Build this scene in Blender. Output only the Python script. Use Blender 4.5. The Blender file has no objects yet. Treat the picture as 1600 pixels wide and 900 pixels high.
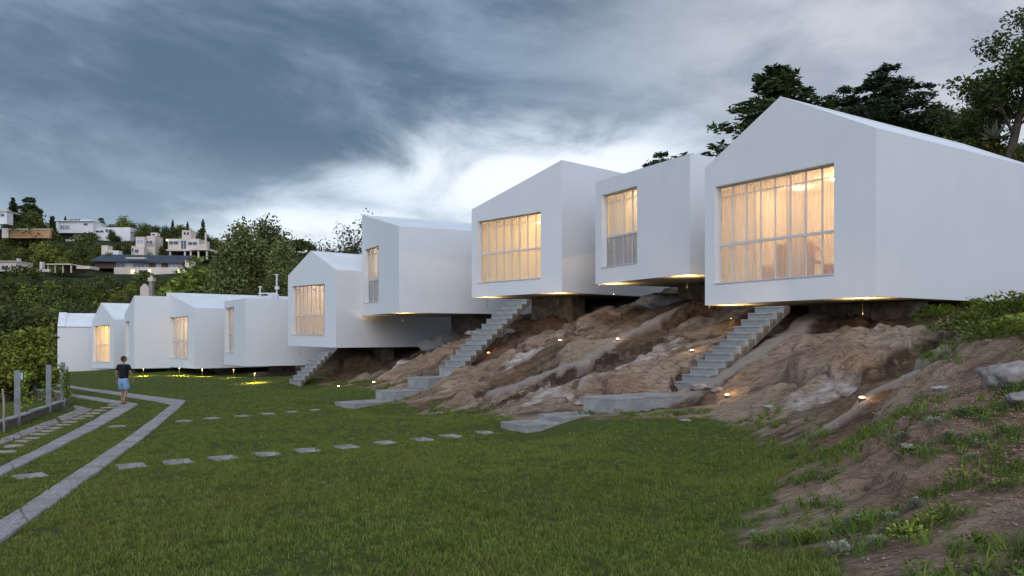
import bpy, bmesh, math, random
import numpy as np
from mathutils import Vector, Matrix
from mathutils.geometry import tessellate_polygon

random.seed(7); RNG = np.random.default_rng(11)
SC = bpy.context.scene
COL = SC.collection
R = math.radians

# ------------------------------------------------------------------ camera
F_PX, HZ, CH = 1290.0, 525.0, 2.4          # focal length in photo pixels, horizon row, camera height
cam_d = bpy.data.cameras.new("camera"); cam = bpy.data.objects.new("camera", cam_d); COL.objects.link(cam)
cam.location = (0, 0, CH); cam.rotation_euler = (R(90), 0, 0)
cam_d.sensor_width = 36; cam_d.lens = F_PX / 1600 * 36
cam_d.shift_y = (HZ - 450) / 1600.0
cam_d.clip_start = 0.05; cam_d.clip_end = 5000
SC.camera = cam
SC.view_settings.view_transform = 'Standard'; SC.view_settings.look = 'None'
SC.view_settings.exposure = 0.46; SC.view_settings.gamma = 1.0
SC.cycles.use_denoising = True
SC.cycles.max_bounces = 6; SC.cycles.diffuse_bounces = 3; SC.cycles.transparent_max_bounces = 12
SC.cycles.sample_clamp_indirect = 4.0

# ------------------------------------------------------------------ node helper
class NT:
    def __init__(s, tree): s.t = tree; s.n = tree.nodes; s.l = tree.links
    def add(s, typ, ins=None, **props):
        nd = s.n.new(typ)
        for k, v in props.items(): setattr(nd, k, v)
        for k, v in (ins or {}).items():
            sock = nd.inputs[k]
            if isinstance(v, bpy.types.NodeSocket): s.l.new(v, sock)
            else: sock.default_value = v
        return nd
    def m(s, op, a, b=0.0, c=0.0, clamp=False):
        nd = s.add('ShaderNodeMath', operation=op); nd.use_clamp = clamp
        for i, v in enumerate((a, b, c)):
            if isinstance(v, bpy.types.NodeSocket): s.l.new(v, nd.inputs[i])
            else: nd.inputs[i].default_value = v
        return nd.outputs[0]
    def vm(s, op, a, b=None):
        nd = s.add('ShaderNodeVectorMath', operation=op)
        for i, v in enumerate((a, b)):
            if v is None: continue
            if isinstance(v, bpy.types.NodeSocket): s.l.new(v, nd.inputs[i])
            else: nd.inputs[i].default_value = v
        return nd.outputs[0]
    def mix(s, f, a, b, mode='MIX'):
        nd = s.add('ShaderNodeMixRGB', blend_type=mode)
        for k, v in (('Fac', f), ('Color1', a), ('Color2', b)):
            if isinstance(v, bpy.types.NodeSocket): s.l.new(v, nd.inputs[k])
            elif k != 'Fac': nd.inputs[k].default_value = (*v[:3], 1)
            else: nd.inputs[k].default_value = v
        return nd.outputs[0]
    def step(s, x, lo, hi):
        nd = s.add('ShaderNodeMapRange', {'Value': x, 'From Min': lo, 'From Max': hi}, interpolation_type='SMOOTHSTEP')
        return nd.outputs[0]
    def noise(s, vec, scale, detail=4, rough=.55, dist=0.0):
        return s.add('ShaderNodeTexNoise', {'Vector': vec, 'Scale': scale, 'Detail': detail, 'Roughness': rough, 'Distortion': dist}).outputs[0]

# ------------------------------------------------------------------ sky: storm cloud deck with a bright gap low ahead
SUN_EL, SUN_AZ = R(30), R(186)              # soft light from behind the camera
W = bpy.data.worlds.new("World"); SC.world = W; W.use_nodes = True
w = NT(W.node_tree); w.n.clear()
tc = w.add('ShaderNodeTexCoord').outputs['Generated']
sep = w.add('ShaderNodeSeparateXYZ', {0: tc})
dx, dy, dz = sep.outputs
az = w.m('ARCTAN2', dx, dy)
el = w.m('ARCSINE', w.m('MAXIMUM', w.m('MINIMUM', dz, 1.0), -1.0))
inv = w.m('DIVIDE', 1.0, w.m('ADD', w.m('MAXIMUM', dz, 0.0), .16))
cx = w.m('MULTIPLY', dx, inv); cy = w.m('MULTIPLY', dy, inv)
q = w.add('ShaderNodeCombineXYZ', {0: w.m('ADD', cx, w.m('MULTIPLY', cy, .25)), 1: w.m('MULTIPLY', cy, .9), 2: 3.7}).outputs[0]
n1 = w.noise(q, 1.15, 7, .56, .5)
n2 = w.noise(w.vm('ADD', q, (5.2, 1.7, 9.1)), .62, 5, .5, .2)
# puffy low cumulus in direction space
n3 = w.noise(w.add('ShaderNodeCombineXYZ', {0: w.m('MULTIPLY', az, 3.0), 1: w.m('MULTIPLY', el, 6.5), 2: 1.3}).outputs[0], 1.9, 8, .55, .4)
def gauss(a0, aw, e0, ew):
    ga = w.m('DIVIDE', w.m('SUBTRACT', az, a0), aw); ge = w.m('DIVIDE', w.m('SUBTRACT', el, e0), ew)
    return w.m('EXPONENT', w.m('MULTIPLY', w.m('ADD', w.m('MULTIPLY', ga, ga), w.m('MULTIPLY', ge, ge)), -1.0))
glow = gauss(.05, .30, .185, .085)
glow2 = gauss(-.22, .26, .12, .05)
gl = w.m('MAXIMUM', glow, w.m('MULTIPLY', glow2, .9))
right = w.step(az, -.05, .42)
gap = w.m('ADD', w.m('MULTIPLY', gl, 1.12), w.m('MULTIPLY', w.m('SUBTRACT', w.m('ADD', w.m('MULTIPLY', n1, .35), w.m('MULTIPLY', n3, .65)), .5), 2.7))
gapf = w.step(gap, .30, 1.05)
n4 = w.noise(w.add('ShaderNodeCombineXYZ', {0: w.m('MULTIPLY', az, 2.2), 1: w.m('MULTIPLY', w.m('ADD', el, w.m('MULTIPLY', az, .12)), 6.0), 2: 7.9}).outputs[0], 2.1, 9, .60, .35)
tex = w.m('ADD', w.m('MULTIPLY', n1, .25), w.m('ADD', w.m('MULTIPLY', n2, .25), w.m('MULTIPLY', n4, .50)))
tx = w.step(tex, .40, .62)
dark = w.mix(tx, (.068, .110, .165), (.185, .245, .325))
horz = w.step(el, .24, .07)
dark = w.mix(w.m('MULTIPLY', horz, w.m('ADD', .35, w.m('MULTIPLY', n3, .6))), dark, (.34, .43, .54))
lav = w.mix(w.step(w.m('ADD', w.m('MULTIPLY', tex, .5), w.m('MULTIPLY', n3, .5)), .36, .62), (.245, .275, .335), (.46, .48, .525))
cloud = w.mix(right, dark, lav)
bright = w.mix(gl, (.38, .47, .58), (.70, .745, .80))
skyc = w.mix(gapf, cloud, bright)
back = w.step(w.m('MULTIPLY', dy, -1.0), -.35, .65)     # clearer, brighter evening sky behind the camera, smooth all round
skyc = w.mix(w.m('MULTIPLY', back, .85), skyc, (.55, .735, 1.02))
bgc = w.add('ShaderNodeBackground', {'Color': skyc, 'Strength': 1.0})
nish = w.add('ShaderNodeTexSky', sky_type='NISHITA', sun_disc=False, sun_elevation=SUN_EL, sun_rotation=SUN_AZ, air_density=1.2, dust_density=1.5)
bgn = w.add('ShaderNodeBackground', {'Color': nish.outputs[0], 'Strength': .006})
add = w.add('ShaderNodeAddShader', {0: bgc.outputs[0], 1: bgn.outputs[0]})
w.add('ShaderNodeOutputWorld', {'Surface': add.outputs[0]})
W.cycles.sampling_method = 'MANUAL'; W.cycles.sample_map_resolution = 512

sd = bpy.data.lights.new("sun", 'SUN'); sd.energy = .62; sd.angle = R(45); sd.color = (1.0, .86, .76)
sun = bpy.data.objects.new("sun", sd); COL.objects.link(sun)
dirv = Vector((math.sin(SUN_AZ) * math.cos(SUN_EL), math.cos(SUN_AZ) * math.cos(SUN_EL), math.sin(SUN_EL)))
sun.rotation_euler = (-dirv).to_track_quat('-Z', 'Y').to_euler(); sun.location = (0, -20, 30)

# ------------------------------------------------------------------ numpy noise
def _h(ix, iy, s):
    n = (ix.astype(np.int64) * 374761393 + iy.astype(np.int64) * 668265263 + s * 974711) & 0xffffffff
    n = ((n ^ (n >> 13)) * 1274126177) & 0xffffffff
    return ((n ^ (n >> 16)) & 0xffff) / 65535.0
def vnoise(x, y, s=0):
    x = np.asarray(x, float); y = np.asarray(y, float)
    ix = np.floor(x); iy = np.floor(y); fx = x - ix; fy = y - iy
    fx = fx * fx * fx * (fx * (fx * 6 - 15) + 10); fy = fy * fy * fy * (fy * (fy * 6 - 15) + 10)
    a = _h(ix, iy, s); b = _h(ix + 1, iy, s); c = _h(ix, iy + 1, s); d = _h(ix + 1, iy + 1, s)
    return (a * (1 - fx) + b * fx) * (1 - fy) + (c * (1 - fx) + d * fx) * fy
def fbm(x, y, o=4, s=0, g=.5):
    t = 0; amp = 1; tot = 0
    for i in range(o):
        t = t + amp * vnoise(x * 2 ** i + 17.3 * i, y * 2 ** i - 9.1 * i, s + i); tot += amp; amp *= g
    return t / tot
def sstep(x, lo, hi):
    t = np.clip((x - lo) / (hi - lo), 0, 1); return t * t * (3 - 2 * t)

# ------------------------------------------------------------------ terrain heights
def PT(px, py, Z): return ((px - 800) / F_PX * Z, Z, CH + (HZ - py) / F_PX * Z)
ctrl = [PT(*p) for p in [
 (0,900,6.6),(400,900,6.3),(800,900,6.0),(1150,890,5.7),(1300,895,5.2),(1600,890,4.2),
 (205,730,12.43),(480,705,14.2),(757,677,16.0),(0,830,8.4),
 (193,632,29.3),(280,658,25.1),(525,638,29.2),(460,598,42.0),(107,634,28.2),(0,672,21.4),
 (100,581,64),(177,581,58),(305,590,48),(386,598,42.4),(430,590,46),(30,610,36),(280,600,41.5),
 (700,648,24.1),(640,632,28.2),(900,652,17.9),(1000,656,17.0),(1150,668,15.3),(1240,720,11.6),(1160,780,9.2),(1200,850,7.0),
 (1085,610,19.6),(1040,625,19.3),(705,583,32.2),(762,553,31.8),(875,534,29.5),(965,532,27.2),(1081,552,22.8),(1136,626,17.6),
 (1347,630,13.0),(1230,580,18.8),(1300,520,20.5),(1250,503,22.5),(1400,515,20.5),(1440,530,18.5),(1500,560,14.5),
 (1545,474,23.1),(1600,463,24.3),(1160,500,25.5),(1100,478,29.5),(1030,466,35.5),(960,500,31.5),(940,560,24.5),(820,590,26.5),
 (850,500,35.5),(870,520,32.5),(1013,466,40.5),(735,508,49),(666,543,47),(560,590,42.5),(620,575,41),(700,545,40),(780,512,39),
 (530,601,41.8),(520,568,50),(555,556,54),(630,605,31.8),(590,618,30.6),(1000,600,21.2),(880,615,21.6),(760,620,26.2),
 (1450,760,7.2),(1600,650,8.3),(1570,600,9.3),(1600,545,11),(1600,500,14.5),(1520,520,15.5),(1350,705,9.6),(1420,665,9.9),
 (1500,645,9.1),(1300,745,8.8),(1250,685,13.0),(1570,780,5.9),(1400,600,13.8),(1330,560,17.0),
]]
ctrl += [(-8,0,.45),(0,0,.75),(7,0,1.15),(14,2,3.0),(14,8,3.2),(20,14,4.6),(26,22,6.4),(-30,10,0),(-35,30,-.4),(-50,60,-1.2),(-20,0,.2),
 (20,33,6.6),(13,36,5.6),(26.5,44,12.2),(33,48,13.2),(32,34,10.0),(40,30,12),(14,46,8.6),(8,50,8.2),(2,56,7.2),(10,40,6.0),(4,45,5.0),
 (-6,58,4.2),(-12,62,3.0),(-6,52,3.2),(-10,50,2.4),(-20,66,1.6),(-24,72,.8),(-34,70,-.6),(-45,80,-1.0),
 (19,60,13.5),(30,70,15),(0,75,8),(-15,85,5),(55,60,17),(50,10,9),(0,-30,1.5),(-40,-30,.5),(40,-30,7)]
ctrl = np.array(ctrl)
def _tps(r2): return np.where(r2 > 1e-9, r2 * np.log(np.maximum(r2, 1e-9)) * .5, 0)
_S = 10.0; _c = ctrl[:, :2] / _S; _n = len(ctrl)
_K = _tps(((_c[:, None] - _c[None]) ** 2).sum(-1)) + np.diag(np.where(np.arange(_n) < 21, .06, .004))
_P = np.hstack([np.ones((_n, 1)), _c]); _A = np.zeros((_n + 3, _n + 3))
_A[:_n, :_n] = _K; _A[:_n, _n:] = _P; _A[_n:, :_n] = _P.T
_sol = np.linalg.solve(_A, np.concatenate([ctrl[:, 2], np.zeros(3)]))
_lp = ctrl[:21]; _qb = lambda x, y: np.stack([np.ones_like(x), x, y, y * y, x * y], -1)
_qc = np.linalg.lstsq(_qb(_lp[:, 0] / 10, _lp[:, 1] / 10), _lp[:, 2], rcond=None)[0]
def lawn_quad(x, y): return _qb(x / 10, np.clip(y, -5, 52) / 10) @ _qc
def H(x, y):
    sh = np.shape(x); x = np.atleast_1d(np.asarray(x, float)).ravel(); y = np.atleast_1d(np.asarray(y, float)).ravel()
    out = np.empty(len(x))
    xc = np.clip(x, -60, 70); yc = np.clip(y, -35, 100)
    for i in range(0, len(x), 40000):
        p = np.stack([xc[i:i + 40000], yc[i:i + 40000]], 1) / _S
        out[i:i + 40000] = _tps(((p[:, None] - _c[None]) ** 2).sum(-1)) @ _sol[:_n] + _sol[_n] + p @ _sol[_n + 1:]
    xb = np.interp(y, [0, 7, 9, 11, 15, 18, 24, 28, 33, 42], [1.5, 1.6, 2.2, 3.4, 3.9, 1.2, -2.2, -4, -7, -11])
    kl = sstep(xb - x, .2, 3.0) * sstep(y, 58, 46); out = out * (1 - kl) + lawn_quad(xc, yc) * kl
    r = x / np.maximum(y, 1)
    hill = np.interp(y, [60, 88, 104, 140, 170, 190, 220, 262, 290, 340, 500, 1500], np.array([-2, -1.2, 1.0, 7.5, 12.5, 15, 20, 30.5, 33, 30, 20, 10])) + CH
    side = np.interp(r, [-.40, -.30, -.2, 0, .3, .6], [1, .72, .5, .42, .55, .62])
    base = np.interp(r, [-.3, -.15, 0, .3], [0, 3, 6, 10])
    hill = hill * side + base
    hill = hill + (fbm(x / 22, y / 22, 3, 5) - .5) * 4 * sstep(y, 95, 130)
    k = sstep(y, 74, 100)
    out = out * (1 - k) + hill * k
    return out.reshape(sh) if sh else float(out[0])
def G(px, py, zmin=3.5, zmax=140):
    """ground point seen at a photo pixel"""
    Z = np.geomspace(zmin, zmax, 260); X = (px - 800) / F_PX * Z; z = CH + (HZ - py) / F_PX * Z
    d = z - H(X, Z)
    i = np.argmax(d < 0) if (d < 0).any() else len(Z) - 1
    if i == 0: i = 1
    f = d[i - 1] / (d[i - 1] - d[i]) if d[i - 1] != d[i] else 0
    Zs = Z[i - 1] + (Z[i] - Z[i - 1]) * f
    xx = (px - 800) / F_PX * Zs
    return Vector((xx, Zs, H(xx, Zs)))
def poly_world(pts): return np.array([[*G(*p)[:2]] for p in pts])

# ------------------------------------------------------------------ materials
MATS = {}
def mat(name, color=(.5, .5, .5), rough=.8, var=.12, scale=3.0, bump=0.0, bscale=40, metal=0.0, fn=None, spec=.3):
    if name in MATS: return MATS[name]
    m = bpy.data.materials.new(name); m.use_nodes = True
    t = NT(m.node_tree); b = t.n['Principled BSDF']
    oc = t.add('ShaderNodeTexCoord').outputs['Object']
    n = t.noise(oc, scale, 5, .6)
    c = t.mix(t.step(n, .3, .7), tuple(v * (1 - var) for v in color), tuple(min(1, v * (1 + var)) for v in color))
    t.l.new(c, b.inputs['Base Color'])
    b.inputs['Roughness'].default_value = rough; b.inputs['Metallic'].default_value = metal
    b.inputs['Specular IOR Level'].default_value = spec
    if bump:
        bn = t.add('ShaderNodeBump', {'Height': t.noise(oc, bscale, 6, .65), 'Strength': bump, 'Distance': .02})
        t.l.new(bn.outputs[0], b.inputs['Normal'])
    if fn: fn(t, b, oc, c)
    MATS[name] = m; return m
def stucco_fn(t, b, oc, c):
    mp = t.add('ShaderNodeMapping', {'Vector': oc, 'Scale': (4, 4, .5)}).outputs[0]
    st = t.step(t.noise(mp, 1.0, 5, .6), .45, .85)
    bl = t.step(t.noise(oc, .55, 4, .6), .3, .75)
    fine = t.step(t.noise(oc, 11, 6, .7), .35, .7)
    c = t.mix(t.m('MULTIPLY', st, .13), (.76, .755, .75), (.60, .59, .58))
    c = t.mix(t.m('MULTIPLY', bl, .22), c, (.64, .63, .62)); c = t.mix(t.m('MULTIPLY', fine, .05), c, (.66, .65, .64))
    t.l.new(c, b.inputs['Base Color'])
    hh = t.m('ADD', t.noise(oc, 120, 4, .7), t.m('MULTIPLY', t.noise(oc, 3.0, 3, .5), 1.2))
    t.l.new(t.add('ShaderNodeBump', {'Height': hh, 'Strength': .25, 'Distance': .01}).outputs[0], b.inputs['Normal'])
M_STUCCO = mat('white_stucco', (.8, .79, .78), .85, fn=stucco_fn)
M_ROOF = mat('white_membrane', (.8, .8, .8), .6, var=.05, scale=.8)
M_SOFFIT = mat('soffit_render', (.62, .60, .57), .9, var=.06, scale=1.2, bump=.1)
M_ROOM = mat('room_plaster', (.80, .77, .72), .9, var=.03)
M_FLOORW = mat('timber_floor', (.32, .20, .11), .5)
def conc_fn(t, b, oc, c):
    bl = t.step(t.noise(oc, 2.2, 5, .65), .35, .68); sp = t.step(t.noise(oc, 26, 5, .7), .4, .66)
    c = t.mix(bl, (.27, .27, .26), (.44, .435, .41)); c = t.mix(t.m('MULTIPLY', sp, .3), c, (.20, .20, .185))
    oi = t.add('ShaderNodeObjectInfo').outputs['Random']; c = t.mix(t.m('MULTIPLY', oi, .35), c, (.22, .22, .21))
    t.l.new(c, b.inputs['Base Color'])
M_CONC = mat('concrete', (.3, .3, .29), .9, bump=.5, bscale=35, fn=conc_fn)
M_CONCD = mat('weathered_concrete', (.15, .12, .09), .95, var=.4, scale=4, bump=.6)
def peb_fn(t, b, oc, c):
    wc = t.add('ShaderNodeTexCoord').outputs['Object']
    v = t.add('ShaderNodeTexVoronoi', {'Vector': wc, 'Scale': 55.0})
    g = t.mix(t.add('ShaderNodeSeparateColor', {0: v.outputs['Color']}).outputs[0], (.20, .19, .18), (.50, .48, .46))
    g = t.mix(t.step(t.noise(wc, 1.6, 4, .6), .35, .7), g, (.24, .215, .19))
    t.l.new(g, b.inputs['Base Color'])
    t.l.new(t.add('ShaderNodeBump', {'Height': v.outputs['Distance'], 'Strength': .6, 'Distance': .01, }).outputs[0], b.inputs['Normal'])
M_PEB = mat('washed_pebble_concrete', (.4, .38, .36), .9, fn=peb_fn)
M_FRAME = mat('white_aluminium', (.62, .62, .62), .4, var=.03)
M_STONE = mat('rough_stone', (.30, .25, .22), .9, var=.35, scale=3, bump=1.0, bscale=14)
M_BOULDER = mat('pale_boulder', (.36, .31, .28), .9, var=.4, scale=5, bump=1.0, bscale=22)
M_DARK = mat('dark_recess', (.03, .03, .03), .8)
M_FIX = mat('lamp_metal', (.12, .12, .12), .4, metal=.6)
def emis(name, col, s):
    m = bpy.data.materials.new(name); m.use_nodes = True; b = m.node_tree.nodes['Principled BSDF']
    b.inputs['Base Color'].default_value = (*col, 1); b.inputs['Emission Color'].default_value = (*col, 1); b.inputs['Emission Strength'].default_value = s
    MATS[name] = m; return m
M_LAMP = emis('lamp_disc', (1, .82, .5), 14); M_SPOT = emis('spot_lens', (1, .62, .25), 22); M_FARLIT = emis('far_lit_window', (1, .6, .25), 1.6)
def glass_mat(name, tint, refl, diff=0.0, dcol=(.5, .55, .6)):
    m = bpy.data.materials.new(name); m.use_nodes = True; t = NT(m.node_tree); t.n.clear()
    tr = t.add('ShaderNodeBsdfTransparent', {'Color': (*tint, 1)}); gl = t.add('ShaderNodeBsdfGlossy', {'Roughness': .03, 'Color': (.9, .9, .9, 1)})
    fr = t.add('ShaderNodeFresnel', {'IOR': 1.45}); bf = t.m('SUBTRACT', 1.0, t.add('ShaderNodeNewGeometry').outputs['Backfacing']); f = t.m('MULTIPLY', t.m('MULTIPLY', fr.outputs[0], refl), bf, clamp=True)
    s = t.add('ShaderNodeMixShader', {0: f, 1: tr.outputs[0], 2: gl.outputs[0]}).outputs[0]
    if diff:
        oc = t.add('ShaderNodeTexCoord').outputs['Object']
        df = t.add('ShaderNodeBsdfDiffuse', {'Color': t.mix(t.noise(oc, 1.5), dcol, tuple(v * .8 for v in dcol))})
        s = t.add('ShaderNodeMixShader', {0: diff, 1: s, 2: df.outputs[0]}).outputs[0]
    t.add('ShaderNodeOutputMaterial', {'Surface': s}); MATS[name] = m; return m
M_GLASS = glass_mat('clear_glass', (.93, .95, .95), 1.4)
M_FROST = glass_mat('misted_glass', (.9, .93, .95), 2.0, .42, (.33, .37, .42))
def curtain_mat(name, col, see):
    m = bpy.data.materials.new(name); m.use_nodes = True; t = NT(m.node_tree); t.n.clear()
    oc = t.add('ShaderNodeTexCoord').outputs['Object']
    c = t.mix(t.noise(t.add('ShaderNodeMapping', {'Vector': oc, 'Scale': (34, 2, .04)}).outputs[0], 1.0), tuple(v * .70 for v in col), col)
    a = t.add('ShaderNodeBsdfTranslucent', {'Color': c}); b = t.add('ShaderNodeBsdfDiffuse', {'Color': c}); tr = t.add('ShaderNodeBsdfTransparent')
    s = t.add('ShaderNodeMixShader', {0: .4, 1: a.outputs[0], 2: b.outputs[0]}).outputs[0]
    s = t.add('ShaderNodeMixShader', {0: see, 1: s, 2: tr.outputs[0]}).outputs[0]
    t.add('ShaderNodeOutputMaterial', {'Surface': s}); MATS[name] = m; return m
M_CURT = curtain_mat('sheer_curtain', (.90, .88, .84), .14); M_CURT2 = curtain_mat('thin_sheer_curtain', (.88, .86, .83), .40)

def leaf_mat(name, dark, light, trans=.25, glow=None):
    m = bpy.data.materials.new(name); m.use_nodes = True; t = NT(m.node_tree); t.n.clear()
    g = t.add('ShaderNodeNewGeometry'); oi = t.add('ShaderNodeObjectInfo')
    wn = t.noise(g.outputs['Position'], .9, 3, .6)
    f = t.m('ADD', t.m('MULTIPLY', g.outputs['Random Per Island'], .55), t.m('MULTIPLY', wn, .45))
    c = t.mix(t.step(f, .28, .72), dark, light)
    if name.startswith('grass'):
        big = t.noise(g.outputs['Position'], .30, 5, .65); mid_ = t.noise(g.outputs['Position'], 2.4, 5, .7)
        c = t.mix(t.m('MULTIPLY', t.step(big, .42, .64), .65), c, (.30, .29, .07)); c = t.mix(t.m('MULTIPLY', t.step(mid_, .52, .66), .6), c, (.055, .10, .02)); c = t.mix(t.m('MULTIPLY', t.step(mid_, .47, .35), .7), c, (.22, .165, .075))
    c = t.mix(t.m('MULTIPLY', t.m('FRACT', t.m('MULTIPLY', oi.outputs['Random'], 7.3)), .35), c, tuple(v * .55 + w_ * .25 for v, w_ in zip(dark, (.10, .08, .01))))
    if not name.startswith('grass'):
        c = t.vm('MULTIPLY', c, t.add('ShaderNodeCombineXYZ', {k_: t.m('ADD', .75, t.m('MULTIPLY', oi.outputs['Random'], v_)) for k_, v_ in ((0, .95), (1, .80), (2, .35))}).outputs[0])
    d = t.add('ShaderNodeBsdfPrincipled', {'Base Color': c, 'Roughness': .6, 'Specular IOR Level': .25})
    tr = t.add('ShaderNodeBsdfTranslucent', {'Color': t.mix(.5, c, (.12, .16, .02))})
    s = t.add('ShaderNodeMixShader', {0: trans, 1: d.outputs[0], 2: tr.outputs[0]})
    t.add('ShaderNodeOutputMaterial', {'Surface': s.outputs[0]}); MATS[name] = m; return m
L_BROAD = leaf_mat('broad_leaves', (.055, .078, .016), (.25, .27, .06))
L_DARK = leaf_mat('dark_leaves', (.034, .046, .014), (.15, .165, .05))
L_CON = leaf_mat('conifer_needles', (.016, .034, .016), (.07, .105, .045), .1)
L_EUC = leaf_mat('grey_green_leaves', (.07, .09, .035), (.27, .30, .13))
L_YEL = leaf_mat('yellow_green_leaves', (.08, .12, .02), (.28, .34, .07))
L_SIL = leaf_mat('silver_leaves', (.15, .19, .15), (.36, .40, .34))
L_GRASS = leaf_mat('grass_blades', (.105, .155, .025), (.33, .385, .075), .38)
L_WEED = leaf_mat('weed_blades', (.05, .09, .015), (.16, .24, .05), .3)
M_BARK = mat('bark', (.09, .07, .055), .95, var=.4, scale=5, bump=.8, bscale=20)

# ------------------------------------------------------------------ object helpers
def tag(o, label=None, cat=None, group=None, kind=None):
    if label: o['label'] = label
    if cat: o['category'] = cat
    if group: o['group'] = group
    if kind: o['kind'] = kind
    return o
def link(name, me, m=None, parent=None):
    o = bpy.data.objects.new(name, me); COL.objects.link(o)
    if m and me is not None:
        if isinstance(m, (list, tuple)):
            if not me.materials:
                for mm in m: me.materials.append(mm)
        elif not me.materials: me.materials.append(m)
    if parent: o.parent = parent
    return o
def empty(name, loc=(0, 0, 0), rz=0):
    o = bpy.data.objects.new(name, None); COL.objects.link(o); o.location = loc; o.rotation_euler = (0, 0, rz); o.empty_display_size = .2
    return o
def pymesh(name, V, Fc, smooth=False):
    me = bpy.data.meshes.new(name); me.from_pydata([tuple(v) for v in V], [], Fc); me.update()
    if smooth: me.polygons.foreach_set('use_smooth', [True] * len(me.polygons))
    return me
def npmesh(name, V, Q, smooth=False):
    """V (n,3), Q (m,k) int array"""
    me = bpy.data.meshes.new(name); V = np.asarray(V, np.float32); Q = np.asarray(Q, np.int32); k = Q.shape[1]
    me.vertices.add(len(V)); me.vertices.foreach_set('co', V.ravel())
    me.loops.add(Q.size); me.loops.foreach_set('vertex_index', Q.ravel())
    me.polygons.add(len(Q)); me.polygons.foreach_set('loop_start', np.arange(0, Q.size, k, dtype=np.int32)); me.polygons.foreach_set('loop_total', np.full(len(Q), k, np.int32))
    if smooth: me.polygons.foreach_set('use_smooth', np.ones(len(Q), bool))
    me.update(calc_edges=True); me.validate(); return me
class MB:
    def __init__(s): s.V = []; s.F = []
    def box(s, x0, x1, y0, y1, z0, z1):
        n = len(s.V); s.V += [(x0,y0,z0),(x1,y0,z0),(x1,y1,z0),(x0,y1,z0),(x0,y0,z1),(x1,y0,z1),(x1,y1,z1),(x0,y1,z1)]
        s.F += [tuple(n + i for i in f) for f in ((0,3,2,1),(4,5,6,7),(0,1,5,4),(1,2,6,5),(2,3,7,6),(3,0,4,7))]; return s
    def prism(s, bot, top):
        n = len(s.V); k = len(bot); s.V += [tuple(v) for v in bot] + [tuple(v) for v in top]
        s.F.append(tuple(n + i for i in range(k))[::-1]); s.F.append(tuple(n + k + i for i in range(k)))
        for i in range(k): j = (i + 1) % k; s.F.append((n + i, n + j, n + k + j, n + k + i))
        return s
    def tube(s, pts, rad, k=8, cap=True):
        pts = [Vector(p) for p in pts]; rad = rad if hasattr(rad, '__len__') else [rad] * len(pts); n0 = len(s.V)
        for i, p in enumerate(pts):
            d = (pts[min(i + 1, len(pts) - 1)] - pts[max(i - 1, 0)]).normalized()
            a = d.cross(Vector((0, 0, 1)) if abs(d.z) < .9 else Vector((1, 0, 0))).normalized(); b = d.cross(a)
            for j in range(k):
                t = 2 * math.pi * j / k; s.V.append(tuple(p + (a * math.cos(t) + b * math.sin(t)) * rad[i]))
        for i in range(len(pts) - 1):
            for j in range(k):
                a = n0 + i * k + j; b = n0 + i * k + (j + 1) % k; s.F.append((a, b, b + k, a + k))
        if cap: s.F.append(tuple(range(n0, n0 + k))[::-1]); s.F.append(tuple(range(n0 + (len(pts) - 1) * k, n0 + len(pts) * k)))
        return s
    def mesh(s, name, smooth=False, bevel=0, seg=2):
        me = pymesh(name, s.V, s.F, smooth)
        if bevel:
            bm = bmesh.new(); bm.from_mesh(me); bmesh.ops.recalc_face_normals(bm, faces=bm.faces)
            bmesh.ops.bevel(bm, geom=bm.edges[:], offset=bevel, segments=seg, affect='EDGES', profile=.6); bm.to_mesh(me); bm.free()
        else:
            bm = bmesh.new(); bm.from_mesh(me); bmesh.ops.recalc_face_normals(bm, faces=bm.faces); bm.to_mesh(me); bm.free()
        return me
    def build(s, name, m, parent=None, **kw): return link(name, s.mesh(name, **kw), m, parent)
def rough_block(pts_top, thick, amp=.02, name='stone', seed=0, below=None):
    """irregular slab: pts_top = list of Vectors (top outline, world)"""
    r = random.Random(seed); P = []
    k = len(pts_top)
    for i in range(k):
        a = pts_top[i]; b = pts_top[(i + 1) % k]
        for f in (0, .33, .66):
            p = a.lerp(b, f); P.append(p + Vector((r.uniform(-amp, amp), r.uniform(-amp, amp), r.uniform(-amp, amp) * .3)))
    c = sum(P, Vector()) / len(P); V = []; Fc = []
    n = len(P)
    V += [p.lerp(c, .06) + Vector((0, 0, .0)) for p in P]; V += [p - Vector((0, 0, min(.02, thick * .3))) for p in P]; V += [p - Vector((0, 0, thick)) for p in P]
    V.append(c + Vector((0, 0, r.uniform(-.3, .6) * amp)))
    for i in range(n):
        j = (i + 1) % n
        Fc += [(i, j, 3 * n), (j, i, n + i, n + j), (n + j, n + i, 2 * n + i, 2 * n + j)]
    me = pymesh(name, V, Fc); bm = bmesh.new(); bm.from_mesh(me); bmesh.ops.recalc_face_normals(bm, faces=bm.faces); bm.to_mesh(me); bm.free()
    return me

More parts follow.
